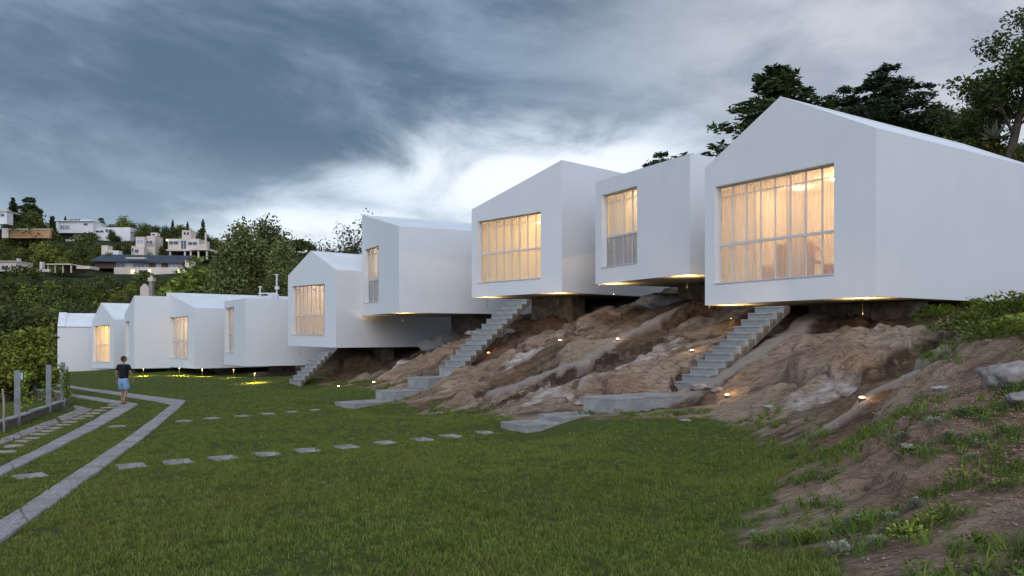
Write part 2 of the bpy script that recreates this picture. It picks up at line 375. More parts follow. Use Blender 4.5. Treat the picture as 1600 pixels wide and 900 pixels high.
# ------------------------------------------------------------------ ground
lawn_edge = [(-300,905),(-300,560),(60,575),(200,578),(330,576),(440,560),(500,560),(520,585),(545,602),(600,612),(618,628),(650,640),(700,650),(790,656),(850,662),
  (900,655),(960,652),(1060,652),(1120,660),(1160,672),(1185,690),(1250,700),(1262,722),(1235,742),(1195,757),(1165,776),(1152,800),(1168,835),(1215,862),(1280,880),(1330,910)]
def inpoly(x, y, P):
    c = np.zeros(np.shape(x), bool); n = len(P)
    for i in range(n):
        x1, y1 = P[i]; x2, y2 = P[(i + 1) % n]
        with np.errstate(divide='ignore', invalid='ignore'):
            c ^= ((y1 > y) != (y2 > y)) & (x < (x2 - x1) * (y - y1) / (y2 - y1 + 1e-12) + x1)
    return c
def segdist(x, y, P, closed=False):
    d = np.full(np.shape(x), 1e9); n = len(P)
    for i in range(n if closed else n - 1):
        a = P[i]; b = P[(i + 1) % n]; ab = b - a; L = max((ab ** 2).sum(), 1e-9)
        t = np.clip(((x - a[0]) * ab[0] + (y - a[1]) * ab[1]) / L, 0, 1)
        d = np.minimum(d, np.hypot(x - a[0] - t * ab[0], y - a[1] - t * ab[1]))
    return d
LE = poly_world(lawn_edge[8:])                                   # inner edge follows the rock
LP = np.vstack([LE, [[3.5, -30], [-80, -30], [-80, 78], [-32, 70], [-22, 60], [-14, 51]]])
def lawn_sd(x, y):
    d = segdist(x, y, LP, True); return np.where(inpoly(x, y, LP), d, -d)
veins = [(poly_world([(770,612),(835,592),(915,562),(985,520),(1090,472)]), .30), (poly_world([(1235,700),(1290,670),(1340,640),(1362,615),(1440,580),(1535,545)]), .16),
         (poly_world([(1440,562),(1475,540)]), .2), (poly_world([(1060,612),(1130,588),(1230,520),(1283,489)]), .42)]
quartz = [(G(845,605), 1.5, .55), (G(880,620), 1.0, .5), (G(985,570), 1.7, .7), (G(940,585), .9, .5), (G(1000,555), 1.2, .4), (G(1290,610), .9, .3), (G(830,548), 1.6, .4), (G(600,590), 1.5, .3)]
def axis(bp):
    out = [bp[0][0]]
    for (a, s0), (b, s1) in zip(bp[:-1], bp[1:]):
        x = a
        while x < b - 1e-6:
            f = (x - a) / (b - a); x += s0 * (1 - f) + s1 * f; out.append(min(x, b))
    return np.array(out)
xs = axis([(-900, 120), (-260, 9), (-60, 1.6), (-16, .22), (-8, .085), (17, .085), (32, 1.0), (70, 5), (900, 120)])
ys = axis([(-200, 40), (-10, 2.5), (3, .09), (14, .085), (35, .10), (52, .4), (75, 1.5), (110, 2.5), (300, 7), (520, 20), (2500, 240)])
GX, GY = np.meshgrid(xs, ys)
gx, gy = GX.ravel(), GY.ravel()
gz = H(gx, gy)
sd_ = lawn_sd(gx, gy)
wob = (fbm(gx * 1.1, gy * 1.1, 5, 31) - .5) * 1.6 + (fbm(gx * 4.5, gy * 4.5, 3, 35) - .5) * .55
near = sstep(gy, 62, 50)
rock = sstep(-(sd_ + wob * .6), -.05, .22)
rock = np.where(gy > 75, 0, rock)
hillgreen = sstep(gx * .42 + gy * .9 - .0, 44, 52) * (rock > .01)   # vegetated hill behind the houses
rocky = rock * (1 - hillgreen)
mound = sstep(gx - (gy * .42 + .6), -.5, 1.2) * sstep(gy, 13, 10)   # loose gravel mound at the right front
# strata-like relief: long ledges dipping to the lower left
ca, sa = math.cos(R(28)), math.sin(R(28))
u_ = gx * ca + gy * sa; v_ = -gx * sa + gy * ca
wx = fbm(gx * .35, gy * .35, 3, 3) * 2.0
rid = 1 - np.abs(2 * fbm(u_ * .35 + wx, v_ * 1.1 + wx, 4, 7) - 1)
cr = 1 - np.abs(2 * fbm(u_ * 1.0 + wx, v_ * 2.6, 4, 19) - 1)
ter = fbm(u_ * .22 + 5, v_ * .55 + wx * .6, 3, 23) * 7; terr = (np.floor(ter) + sstep(ter - np.floor(ter), .0, .35)) / 7 - ter / 7
rel = (rid - .75) * .50 + (cr ** 3 - .6) * .09 + terr * 2.3 + (fbm(gx * 4, gy * 4, 3, 41) - .5) * .05
def worley(x, y, sd):
    ix = np.floor(x); iy = np.floor(y); f1 = np.full(len(x), 9.); f2 = np.full(len(x), 9.); cid = np.zeros(len(x)); ox = np.zeros(len(x)); oy = np.zeros(len(x))
    for i in (-1, 0, 1):
        for j in (-1, 0, 1):
            px_ = ix + i + _h(ix + i, iy + j, sd); py_ = iy + j + _h(ix + i, iy + j, sd + 1); d = np.hypot(x - px_, y - py_); hsh = _h(ix + i, iy + j, sd + 2)
            m = d < f1; f2 = np.where(m, f1, np.minimum(f2, d)); cid = np.where(m, hsh, cid); ox = np.where(m, x - px_, ox); oy = np.where(m, y - py_, oy); f1 = np.where(m, d, f1)
    return f1, f2, cid, ox, oy
w1 = (fbm(gx * .9, gy * .9, 4, 201) - .5) * 1.5; w2 = (fbm(gx * .9 + 40, gy * .9, 4, 205) - .5) * 1.5
f1, f2, cid, ox, oy = worley(u_ * .26 + w1 * .55, v_ * .62 + w2 * .6, 211)
g1, g2, cid2, ox2, oy2 = worley(u_ * .75 + w1, v_ * 1.7 + w2, 221)
edge1 = sstep(f2 - f1, .0, .10); edge2 = sstep(g2 - g1, .0, .09)
has2 = cid2 > .45
slab_r = ((cid - .5) * .60 + oy * (cid - .35) * .70 - f1 * .20) * edge1 + (1 - edge1) * -.14
slab_r = slab_r + (((cid2 - .5) * .13 + oy2 * (cid2 - .5) * .16) * edge2 - (1 - edge2) * .05) * np.where(has2, 1, .35)
rel = rel * .45 + slab_r * 1.0
crack_a = np.maximum(1 - sstep(f2 - f1, .01, .07), (1 - sstep(g2 - g1, .01, .06)) * .6 * has2)
tone_a = np.clip(.5 + (cid - .5) * .8 + (cid2 - .5) * .35, 0, 1)
rel_m = (fbm(gx * 1.1, gy * 1.1, 4, 51) - .5) * .26 + (fbm(gx * 6, gy * 6, 3, 55) - .5) * .06
amp = rocky * sstep(-sd_, .1, 2.2)
vein = np.zeros_like(gx)
for P_, wd in veins:
    d = segdist(gx, gy, P_) + (fbm(gx * 3, gy * 3, 2, 61) - .5) * wd * .7
    vein = np.maximum(vein, sstep(d, wd, wd * .6))
qz = np.zeros_like(gx)
for c_, ra, rb in quartz:
    du = (gx - c_.x) * ca + (gy - c_.y) * sa; dv_ = -(gx - c_.x) * sa + (gy - c_.y) * ca
    qz = np.maximum(qz, sstep(np.hypot(du / ra, dv_ / rb) + (fbm(gx * 2.5, gy * 2.5, 4, 71) - .5) * 1.6, 1.05, .7))
for p_ in [(1136,624),(1347,628),(1081,552),(965,533),(875,535),(763,555),(584,600)]:
    c_ = G(*p_); amp = amp * sstep(np.hypot(gx - c_.x, gy - c_.y), .2, 1.3)
gz = gz + amp * ((1 - mound) * rel * (1 - vein * .8) + mound * rel_m) + vein * .06 * rocky + (1 - rocky) * (fbm(gx * .35, gy * .35, 3, 81) - .5) * .045 * near
# ground cut down beside the stairs and landings
def cut(line, wd=.75):
    global gz
    L_ = np.array(line, float); bd_ = np.full(len(gx), 1e9); bz = np.zeros(len(gx))
    for a, b in zip(L_[:-1], L_[1:]):
        ab = (b - a)[:2]; t = np.clip(((gx - a[0]) * ab[0] + (gy - a[1]) * ab[1]) / (ab ** 2).sum(), 0, 1)
        d = np.hypot(gx - a[0] - t * ab[0], gy - a[1] - t * ab[1]); m = d < bd_; bd_ = np.where(m, d, bd_); bz = np.where(m, a[2] + (b[2] - a[2]) * t, bz)
    gz = gz - np.maximum(gz - bz, 0) * sstep(bd_, wd * 2.1, wd)
cut([(-.1,16.2,.36),(.8,16.95,.40),(1.83,17.66,.66),(4.06,19.2,.82),(5.3,20.05,1.65),(6.6,21,2.45)], 1.0)
cut([(-6.1,28.8,-.16),(-4.6,30.2,.05),(-3.55,31.2,.42),(-2.45,32.28,.70),(-1,33.6,1.8),(.5,35.1,3.2)], .85)
nx_, ny_ = len(xs), len(ys)
idx = np.arange(nx_ * ny_).reshape(ny_, nx_)
Q = np.stack([idx[:-1, :-1], idx[:-1, 1:], idx[1:, 1:], idx[1:, :-1]], -1).reshape(-1, 4)
VV = np.stack([gx, gy, gz], 1)
patch = fbm(gx * .9, gy * .9, 4, 91)
lawn_d = (1 - rock) * sstep(gy, 70, 55) * sstep(gy, 1.0, 3.0)
ang = np.abs(gx) < gy * .72 + 2
dist = np.hypot(gx, gy)
bare = sstep(fbm(gx * 1.3 + 7, gy * 1.3, 4, 301), .40, .50)
grass_den = (.35 + .65 * bare) * lawn_d * ang * np.interp(dist, [0, 10, 16, 26, 45, 70], [260, 230, 130, 60, 22, 8]) * (.75 + .5 * patch)
def clear_poly(L_, R_):
    global grass_den
    P_ = poly_world(list(L_) + list(R_)[::-1]); grass_den = grass_den * ~inpoly(gx, gy, P_)
for L_, R_ in ([[(-30,836),(268,632)], [(-30,872),(291,627.5)]], [[(268,632.5),(180,617.5),(105,605.5),(0,593)], [(291,627),(190,613.8),(105,602.5),(0,590.5)]],
    [[(-20,742),(188,632.5)], [(-20,756),(216,632.5)]], [[(186,632.8),(110,620),(60,612.5),(0,604)], [(215,632),(115,616.5),(60,609.5),(0,601)]], [[(-25,696),(0,688),(60,664),(88,655)], [(-25,706),(0,698),(68,671),(91,661.5)]]): clear_poly(L_, R_)
for (X_, Y_) in [(4.06 - .3 * q_, 19.2 - .3 * q_ * .6915) for q_ in range(14)]: grass_den = grass_den * (np.hypot(gx - X_, gy - Y_) > .5)
for (X_, Y_) in [(-2.45 - .3 * q_, 32.28 - .3 * q_ * .961) for q_ in range(12)]: grass_den = grass_den * (np.hypot(gx - X_, gy - Y_) > .62)
for (a, b, rr0) in [(206,730,.26),(279,724,.26),(350,716.5,.26),(418,711,.26),(481,705,.26),(541,699.5,.26),(603,693,.26),(657,688,.26),(703,684,.26),(757,678,.25),(288,659,.3),(332,655,.3),(378,651,.3),(418,647.5,.3),(456,644,.3),(492,641,.3),(48,746,.28),(183,667,.3)]:
    c_ = G(a, b); grass_den = grass_den * (np.hypot(gx - c_.x, gy - c_.y) > rr0 * .9)
fringe = sstep(np.abs(sd_ + wob * .5 + .35), .8, .1) * rock
weedmask = [((1230,715),1.0,.5),((1310,700),1.0,.6),((1330,690),.7,.3),((1380,668),.9,.4),((1450,655),.8,.35),((1250,800),.45,.18),((1355,815),.5,.25),((1560,640),1.4,.6),((1540,520),2.2,1.0),((1590,490),2.5,1.3),
            ((1450,830),.5,.3),((1540,760),.8,.5),((1590,700),1.2,.7),((1590,850),.6,.5),((1500,720),.5,.25),((1280,870),.5,.35),((1250,850),.4,.3),((1130,720),.6,.3),((1190,705),.9,.3),((1470,500),1.5,.6),((1420,790),.5,.2),((1580,620),1.2,.5)]
weed = np.zeros_like(gx)
for (p_, ra, rb) in weedmask:
    c_ = G(*p_); d = np.hypot((gx - c_.x) / ra, (gy - c_.y) / (ra * .8)) + (fbm(gx * 3.1, gy * 3.1, 3, 101) - .5) * 1.8
    weed = np.maximum(weed, sstep(d * 1.9, 1.2, .35))
weed_den = rock * near * ang * np.clip(weed * 80 + fringe * 75 * sstep(fbm(gx * 2, gy * 2, 3, 111), .52, .66) + rocky * mound * 14 * sstep(fbm(gx * 1.7, gy * 1.7, 4, 121), .60, .72) + .2 * rocky * mound, 0, 110)
weed_den = np.where(hillgreen > .4, 24 * ang * near, weed_den)
peb_den = rocky * near * ang * (mound * 170 + 14) * sstep(dist, 34, 16) * (.4 + 1.2 * (patch > .5))
wood_floor = sstep(gy, 68, 76)
green = np.maximum(1 - rock, hillgreen); green = np.maximum(green, weed * .45)
house_shade = np.zeros_like(gx)          # shade beneath the houses, painted into the ground as darker earth colour
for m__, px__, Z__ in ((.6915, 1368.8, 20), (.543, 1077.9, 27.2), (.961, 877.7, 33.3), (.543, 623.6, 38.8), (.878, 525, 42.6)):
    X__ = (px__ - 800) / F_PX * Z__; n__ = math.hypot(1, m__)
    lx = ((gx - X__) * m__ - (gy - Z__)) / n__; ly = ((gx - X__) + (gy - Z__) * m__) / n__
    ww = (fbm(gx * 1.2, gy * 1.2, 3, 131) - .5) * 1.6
    house_shade = np.maximum(house_shade, sstep(ly + ww, -.9, .8) * sstep(-ly, -13, -10) * sstep(lx + ww, -7.0, -5.2) * sstep(-lx + ww, -1.6, -.2))
house_shade *= rocky
LAWN_SEL = rock < .5
qsel = LAWN_SEL[Q].sum(1) >= 2

def ground_fn(t, b, oc, c):
    at = lambda n: t.add('ShaderNodeAttribute', attribute_name=n).outputs['Fac']
    P = t.add('ShaderNodeNewGeometry').outputs['Position']
    mp = t.add('ShaderNodeMapping', {'Vector': P, 'Rotation': (0, 0, R(-28)), 'Scale': (.7, 1.3, 1.2)}).outputs[0]
    n1 = t.noise(mp, .9, 8, .62, .3); n2 = t.noise(mp, 4.5, 9, .72, .3); n3 = t.noise(P, 30, 6, .75); n4 = t.noise(P, .35, 4, .5)
    tone = t.m('ADD', t.m('MULTIPLY', n1, .65), t.m('MULTIPLY', at('tone'), .35))
    rockc = t.mix(t.step(tone, .37, .58), (.11, .064, .040), (.41, .29, .20))
    rockc = t.mix(t.m('MULTIPLY', t.step(n2, .50, .66), .5), rockc, (.48, .36, .25))
    rockc = t.mix(t.m('MULTIPLY', t.step(n2, .48, .34), .7), rockc, (.085, .052, .033))
    rockc = t.mix(t.m('MULTIPLY', t.step(n4, .48, .62), .45), rockc, (.26, .14, .08))
    rockc = t.mix(t.m('MULTIPLY', t.step(n3, .52, .36), .35), rockc, (.07, .045, .03))
    ms = t.add('ShaderNodeMapping', {'Vector': P, 'Rotation': (0, 0, R(-24)), 'Scale': (.8, 3.4, 3.0)}).outputs[0]
    n5 = t.noise(ms, 1.7, 8, .62, .5); line = t.step(t.m('ABSOLUTE', t.m('SUBTRACT', n5, .5)), .035, .0)
    rockc = t.mix(t.m('MULTIPLY', t.m('MULTIPLY', line, t.m('SUBTRACT', 1.0, at('mound'))), .45), rockc, (.06, .042, .03))
    rockc = t.mix(t.m('MULTIPLY', at('crack'), .85), rockc, (.045, .03, .02))
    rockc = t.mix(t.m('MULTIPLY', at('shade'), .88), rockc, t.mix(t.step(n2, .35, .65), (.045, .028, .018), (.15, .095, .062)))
    vv = t.add('ShaderNodeTexVoronoi', {'Vector': P, 'Scale': 42.0})
    gr = t.mix(t.add('ShaderNodeSeparateColor', {0: vv.outputs['Color']}).outputs[0], (.18, .105, .068), (.42, .275, .19))
    gr = t.mix(t.m('MULTIPLY', t.step(t.noise(P, 1.2, 5, .6), .4, .65), .6), gr, (.17, .09, .05))
    rockc = t.mix(at('mound'), rockc, gr)
    rockc = t.mix(at('vein'), rockc, t.mix(t.step(n3, .3, .7), (.27, .215, .17), (.46, .385, .32)))
    rockc = t.mix(at('quartz'), rockc, t.mix(t.step(n2, .35, .65), (.30, .225, .175), (.60, .52, .46)))
    soil = t.mix(t.step(n3, .35, .65), (.045, .062, .014), (.12, .15, .03))
    soil = t.mix(t.m('MULTIPLY', t.step(t.noise(P, 2.2, 5, .65), .56, .74), .6), soil, (.085, .065, .035))
    soil = t.mix(at('wood'), soil, t.mix(t.step(n4, .4, .6), (.022, .030, .010), (.050, .050, .020)))
    colr = t.mix(at('green'), rockc, soil)
    t.l.new(colr, b.inputs['Base Color'])
    hh = t.m('ADD', t.m('SUBTRACT', t.m('ADD', t.m('MULTIPLY', n2, 1.15), t.m('MULTIPLY', n3, .75)), t.m('MULTIPLY', line, .25)), t.m('MULTIPLY', vv.outputs['Distance'], .45))
    t.l.new(t.add('ShaderNodeBump', {'Height': hh, 'Strength': .9, 'Distance': .045}).outputs[0], b.inputs['Normal'])
M_GROUND = mat('ground', (.3, .2, .15), .95, fn=ground_fn, spec=.15)
def sheet(name, sel, label):
    q = Q[sel]; used = np.unique(q); mp = np.full(len(VV), -1); mp[used] = np.arange(len(used))
    me = npmesh(name, VV[used], mp[q], smooth=True)
    for an, arr in (('green', green), ('vein', vein * rocky), ('quartz', qz * rocky), ('mound', mound * rocky), ('shade', house_shade), ('wood', wood_floor), ('crack', crack_a * amp * (1 - mound)), ('tone', tone_a), ('grass_density', grass_den), ('weed_density', weed_den), ('pebble_density', peb_den)):
        at = me.attributes.new(an, 'FLOAT', 'POINT'); at.data.foreach_set('value', arr[used].astype(np.float32))
    return tag(link(name, me, M_GROUND), label, kind='structure')
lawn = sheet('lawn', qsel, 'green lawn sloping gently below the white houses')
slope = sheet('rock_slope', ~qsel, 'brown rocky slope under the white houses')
def HZg(x, y):  # finished height (nearest grid vertex, bilinear)
    i = int(np.clip(np.searchsorted(xs, x) - 1, 0, nx_ - 2)); j = int(np.clip(np.searchsorted(ys, y) - 1, 0, ny_ - 2))
    fx = (x - xs[i]) / (xs[i + 1] - xs[i]); fy = (y - ys[j]) / (ys[j + 1] - ys[j]); g = gz.reshape(ny_, nx_)
    return float((g[j, i] * (1 - fx) + g[j, i + 1] * fx) * (1 - fy) + (g[j + 1, i] * (1 - fx) + g[j + 1, i + 1] * fx) * fy)
def GF(px, py):
    p = G(px, py); return Vector((p.x, p.y, HZg(p.x, p.y)))
def frame_G(px, py):
    """point seen at pixel on finished ground"""
    Z = np.geomspace(3.5, 120, 400); best = None
    for a in Z:
        x = (px - 800) / F_PX * a
        if CH + (HZ - py) / F_PX * a < HZg(x, a): best = a; break
    best = best or 120; x = (px - 800) / F_PX * best
    return Vector((x, best, HZg(x, best)))

# ------------------------------------------------------------------ scatter (stuff) with geometry nodes: points on the ground, the object's own mesh as the tuft
def scatter(name, src, attr, me, m, smin, smax, label, seed=0, dmul=1.0, tilt=.25):
    o = link(name, me, m); tag(o, label, kind='stuff')
    ng = bpy.data.node_groups.new(name, 'GeometryNodeTree'); ng.interface.new_socket('Geometry', in_out='INPUT', socket_type='NodeSocketGeometry'); ng.interface.new_socket('Geometry', in_out='OUTPUT', socket_type='NodeSocketGeometry')
    t = NT(ng); gi = t.add('NodeGroupInput'); go = t.add('NodeGroupOutput')
    oi = t.add('GeometryNodeObjectInfo', {'Object': src}); oi.transform_space = 'RELATIVE'
    na = t.add('GeometryNodeInputNamedAttribute', {'Name': attr}, data_type='FLOAT')
    dm = t.m('MULTIPLY', na.outputs[0], dmul)
    dp = t.add('GeometryNodeDistributePointsOnFaces', {'Mesh': oi.outputs['Geometry'], 'Seed': seed}, distribute_method='RANDOM')
    t.l.new(dm, dp.inputs['Density'])
    rv = t.add('FunctionNodeRandomValue', {}, data_type='FLOAT_VECTOR'); rv.inputs[0].default_value = (-tilt, -tilt, 0); rv.inputs[1].default_value = (tilt, tilt, 6.283); rv.inputs['Seed'].default_value = seed + 1
    rs = t.add('FunctionNodeRandomValue', {}, data_type='FLOAT'); rs.inputs[2].default_value = smin; rs.inputs[3].default_value = smax; rs.inputs['Seed'].default_value = seed + 2
    ip = t.add('GeometryNodeInstanceOnPoints', {'Points': dp.outputs['Points'], 'Instance': gi.outputs[0], 'Rotation': rv.outputs[0], 'Scale': rs.outputs[1]})
    t.l.new(ip.outputs[0], go.inputs[0])
    md = o.modifiers.new('scatter', 'NODES'); md.node_group = ng
    return o
def tuft_mesh(name, n, rad, h0, h1, wd, bend, seed):
    r = random.Random(seed); V = []; Fc = []
    for i in range(n):
        a = r.uniform(0, 6.283); rr = rad * math.sqrt(r.random()); x, y = rr * math.cos(a), rr * math.sin(a)
        h = r.uniform(h0, h1); b = r.uniform(0, 6.283); bx, by = math.cos(b), math.sin(b); w_ = wd * r.uniform(.6, 1.3); k = bend * h * r.uniform(.2, 1.2); n0 = len(V)
        px_, py_ = -by * w_, bx * w_
        V += [(x - px_, y - py_, -.01), (x + px_, y + py_, -.01), (x + bx * k * .35 + px_ * .8, y + by * k * .35 + py_ * .8, h * .6), (x + bx * k * .35 - px_ * .8, y + by * k * .35 - py_ * .8, h * .6), (x + bx * k, y + by * k, h)]
        Fc += [(n0, n0 + 1, n0 + 2, n0 + 3), (n0 + 3, n0 + 2, n0 + 4)]
    return pymesh(name, V, Fc)
def leafy_mesh(name, n, rad, h, ls, seed):
    r = random.Random(seed); V = []; Fc = []
    for i in range(n):
        a = r.uniform(0, 6.283); rr = rad * r.random() ** .6; z = h * r.random() * (1 - .5 * rr / rad) + .01
        c = Vector((rr * math.cos(a), rr * math.sin(a), z)); d = Vector((math.cos(a), math.sin(a), r.uniform(.1, 1.1))).normalized(); s_ = d.cross(Vector((r.uniform(-.4, .4), r.uniform(-.4, .4), 1))).normalized() * ls * r.uniform(.25, .45)
        l = ls * r.uniform(.7, 1.3); n0 = len(V); V += [c, c + d * l * .5 + s_, c + d * l, c + d * l * .5 - s_]; Fc.append((n0, n0 + 1, n0 + 2, n0 + 3))
    return pymesh(name, V, Fc)
scatter('lawn_grass', lawn, 'grass_density', tuft_mesh('lawn_grass', 24, .06, .018, .052, .0028, .9, 1), L_GRASS, .6, 1.25, 'short mown green grass covering the lawn', 3)
scatter('edge_grass', slope, 'weed_density', tuft_mesh('edge_grass', 16, .05, .05, .13, .0040, 1.0, 2), L_WEED, .4, 1.15, 'wild grass tufts on the rocky bank and lawn edge', 5)
scatter('bank_weeds', slope, 'weed_density', leafy_mesh('bank_weeds', 40, .12, .12, .045, 3), L_WEED, .35, .85, 'low leafy weeds spreading over the bank', 9, .30)
def pebble_mesh(seed, n=7):
    r = random.Random(seed); V = []; Fc = []
    for i in range(n):
        cx_, cy_ = r.uniform(-.09, .09), r.uniform(-.09, .09); s_ = r.uniform(.006, .017)
        ring = [(cx_ + s_ * math.cos(k * 1.257) * r.uniform(.7, 1.2), cy_ + s_ * math.sin(k * 1.257) * r.uniform(.7, 1.2), 0) for k in range(5)]
        n0 = len(V); V += ring + [(cx_, cy_, s_ * r.uniform(.5, .9))]; Fc += [(n0 + k, n0 + (k + 1) % 5, n0 + 5) for k in range(5)]
    return pymesh('pebbles', V, Fc)
M_PEBBLE = mat('loose_pebbles', (.33, .20, .135), .9, var=.4, scale=30)
scatter('pebbles', slope, 'pebble_density', pebble_mesh(4), M_PEBBLE, .25, 1.2, 'loose pebbles strewn over the brown gravel mound', 13, 1.0, .1)

# ------------------------------------------------------------------ houses
class House:
    def __init__(s, m, px, Z):
        s.m = m; s.X = (px - 800) / F_PX * Z; s.Z = Z; s.n = math.hypot(1, m)
        s.rz = math.atan2(-1, m)
    def front(s, px, py):
        """pixel -> local (x along the front, z world) on the front plane"""
        r = (px - 800) / F_PX; t = (s.X - r * s.Z) / (r + s.m)
        return -t * s.n, CH + (HZ - py) / F_PX * (s.Z + t)
    def world(s, x, y, z):
        ax = Vector((s.m, -1, 0)) / s.n; ay = Vector((1, s.m, 0)) / s.n
        return Vector((s.X, s.Z, 0)) + ax * x + ay * y + Vector((0, 0, z))
GL_HOUSE = 'white cantilevered houses on the slope'
HOUSES = {}
def point_light(name, loc, power, col, rad, parent=None, typ='POINT', rot=None, size=None, blend=None):
    l = bpy.data.lights.new(name, typ); l.energy = power; l.color = col; l.shadow_soft_size = rad
    if typ == 'SPOT': l.spot_size = size; l.spot_blend = blend
    o = bpy.data.objects.new(name, l); COL.objects.link(o); o.location = loc
    if rot: o.rotation_euler = rot
    if parent: o.parent = parent
    return o
def make_house(key, m, cpx, Z, bl, br, prof, win, label, L=9.6, cols=6, mid=.5, curt='full', lamp=1.0, lcol=(1, .62, .32), lower_frost=False, base_drop=0, lamps=(), curt_mat=None):
    """bl, br: front bottom corners (px,py); prof: top outline of the front from left to right; win: (x0,ytop0,x1,ytop1,ybot0,ybot1)"""
    h = House(m, cpx, Z); HOUSES[key] = h
    xl, zl = h.front(*bl); xr, zr = h.front(*br); k = (zr - zl) / (xr - xl) if not base_drop else 0
    z0 = zr
    root = empty('white_house', (h.X, h.Z, z0), h.rz); tag(root, label, 'house', GL_HOUSE)
    sh = lambda x: k * x
    P = [h.front(*p) for p in prof]; P = [(x, z - z0) for x, z in P]
    P[0] = (xl, P[0][1]); P[-1] = (0.0, P[-1][1])
    zb = -base_drop
    outer = [(xl, sh(xl) + zb), *P, (0, zb)]
    T = .22
    # --- wall: front with opening, sides, back, room lining
    V = []; Fc = []
    def face(pts): n0 = len(V); V.extend(pts); Fc.append(tuple(range(n0, n0 + len(pts))))
    if win:
        wx0, wt0 = h.front(win[0], win[1]); wx1, wt1 = h.front(win[2], win[3]); _, wb0 = h.front(win[0], win[4]); _, wb1 = h.front(win[2], win[5])
        wt = (wt0 + wt1) / 2 - z0; wb = (wb0 + wb1) / 2 - z0; xm = (wx0 + wx1) / 2
        wt -= sh(xm); wb -= sh(xm)
        hole = [(wx0, wb + sh(wx0)), (wx1, wb + sh(wx1)), (wx1, wt + sh(wx1)), (wx0, wt + sh(wx0))]
        tris = tessellate_polygon([[Vector((x, z, 0)) for x, z in outer], [Vector((x, z, 0)) for x, z in hole]])
        al = outer + hole; n0 = len(V); V += [(x, 0, z) for x, z in al]; Fc += [tuple(n0 + i for i in t_) for t_ in tris]
        for i in range(4):
            a, b = hole[i], hole[(i + 1) % 4]; face([(a[0], 0, a[1]), (b[0], 0, b[1]), (b[0], .30, b[1]), (a[0], .30, a[1])])
    else: face([(x, 0, z) for x, z in outer])
    face([(0, 0, zb), (0, 0, P[-1][1]), (0, L, P[-1][1]), (0, L, zb)])
    face([(xl, 0, outer[0][1]), (xl, 0, P[0][1]), (xl, L, P[0][1]), (xl, L, outer[0][1])])
    face([(x, L, z) for x, z in outer])
    # roof rims
    rim = .14; drop = .05; roofq = []
    for a, b in zip(P[:-1], P[1:]):
        ln = math.hypot(b[0] - a[0], b[1] - a[1]); ux, uz = (b[0] - a[0]) / ln, (b[1] - a[1]) / ln
        def pt(s_, y, d=0): return (a[0] + ux * s_, y, a[1] + uz * s_ - d)
        ra = rim if a is P[0] else .0; rb = rim if b is P[-1] else .0
        o4 = [pt(0, 0), pt(ln, 0), pt(ln, L), pt(0, L)]; i4 = [pt(ra, rim), pt(ln - rb, rim), pt(ln - rb, L - rim), pt(ra, L - rim)]; d4 = [pt(ra, rim, drop), pt(ln - rb, rim, drop), pt(ln - rb, L - rim, drop), pt(ra, L - rim, drop)]
        for i in range(4):
            j = (i + 1) % 4
            if (o4[i] != i4[i]) or (o4[j] != i4[j]): face([o4[i], o4[j], i4[j], i4[i]])
            face([i4[i], i4[j], d4[j], d4[i]])
        roofq.append(d4)
    wallme = pymesh('wall', V, Fc); bm = bmesh.new(); bm.from_mesh(wallme); bmesh.ops.remove_doubles(bm, verts=bm.verts, dist=.0005); bmesh.ops.recalc_face_normals(bm, faces=bm.faces); bm.to_mesh(wallme); bm.free()
    link('wall', wallme, M_STUCCO, root)
    for d4 in roofq:
        up = [Vector(v) - Vector((0, 0, .002)) for v in d4]; dn = [v - Vector((0, 0, .15)) for v in up]
        MB().prism(dn, up).build('roof', M_ROOF, root)
    # soffit slab a little inside the walls
    zs = lambda x: sh(x) + zb
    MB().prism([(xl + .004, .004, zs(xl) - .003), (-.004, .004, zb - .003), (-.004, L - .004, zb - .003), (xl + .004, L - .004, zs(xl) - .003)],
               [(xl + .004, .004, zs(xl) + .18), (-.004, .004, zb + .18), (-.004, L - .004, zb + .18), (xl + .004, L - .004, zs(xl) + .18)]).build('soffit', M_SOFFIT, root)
    if win:
        # room behind the window
        rx0, rx1 = max(xl + T, wx0 - .9), min(-T, wx1 + .9); D = 4.2
        fz = max(wb - .12, .22 + zb); cz = wt + .10
        V2 = [(rx0, .305, fz), (rx1, .305, fz), (rx1, D, fz), (rx0, D, fz), (rx0, .305, cz), (rx1, .305, cz), (rx1, D, cz), (rx0, D, cz)]
        V2 = [(x, y, z + sh(x)) for x, y, z in V2]
        room = pymesh('room', V2 + [(wx0, .305, wb + sh(wx0)), (wx1, .305, wb + sh(wx1)), (wx1, .305, wt + sh(wx1)), (wx0, .305, wt + sh(wx0))],
                      [(0, 1, 2, 3), (4, 7, 6, 5), (1, 5, 6, 2), (0, 3, 7, 4), (3, 2, 6, 7), (0, 8, 9, 1), (1, 9, 10, 5), (5, 10, 11, 4), (4, 11, 8, 0)])
        link('room', room, M_ROOM, root)
        # window: frame, rails, mullions and panes
        wr = link('window', None, None, root) if False else None
        fr = MB(); fw = .045; yf, yb = .20, .255
        lift = lambda x0, x1, za, zb_, y0=yf, y1=yb, mb=None: mb.prism([(x0, y0, za + sh(x0)), (x1, y0, za + sh(x1)), (x1, y1, za + sh(x1)), (x0, y1, za + sh(x0))], [(x0, y0, zb_ + sh(x0)), (x1, y0, zb_ + sh(x1)), (x1, y1, zb_ + sh(x1)), (x0, y1, zb_ + sh(x0))])
        for a in ((wx0 + .003, wx0 + fw, wb + .003, wt - .003), (wx1 - fw, wx1 - .003, wb + .003, wt - .003)): lift(*a, mb=fr)
        for a in ((wx0 + fw, wx1 - fw, wb + .003, wb + fw), (wx0 + fw, wx1 - fw, wt - fw, wt - .003)): lift(*a, mb=fr)
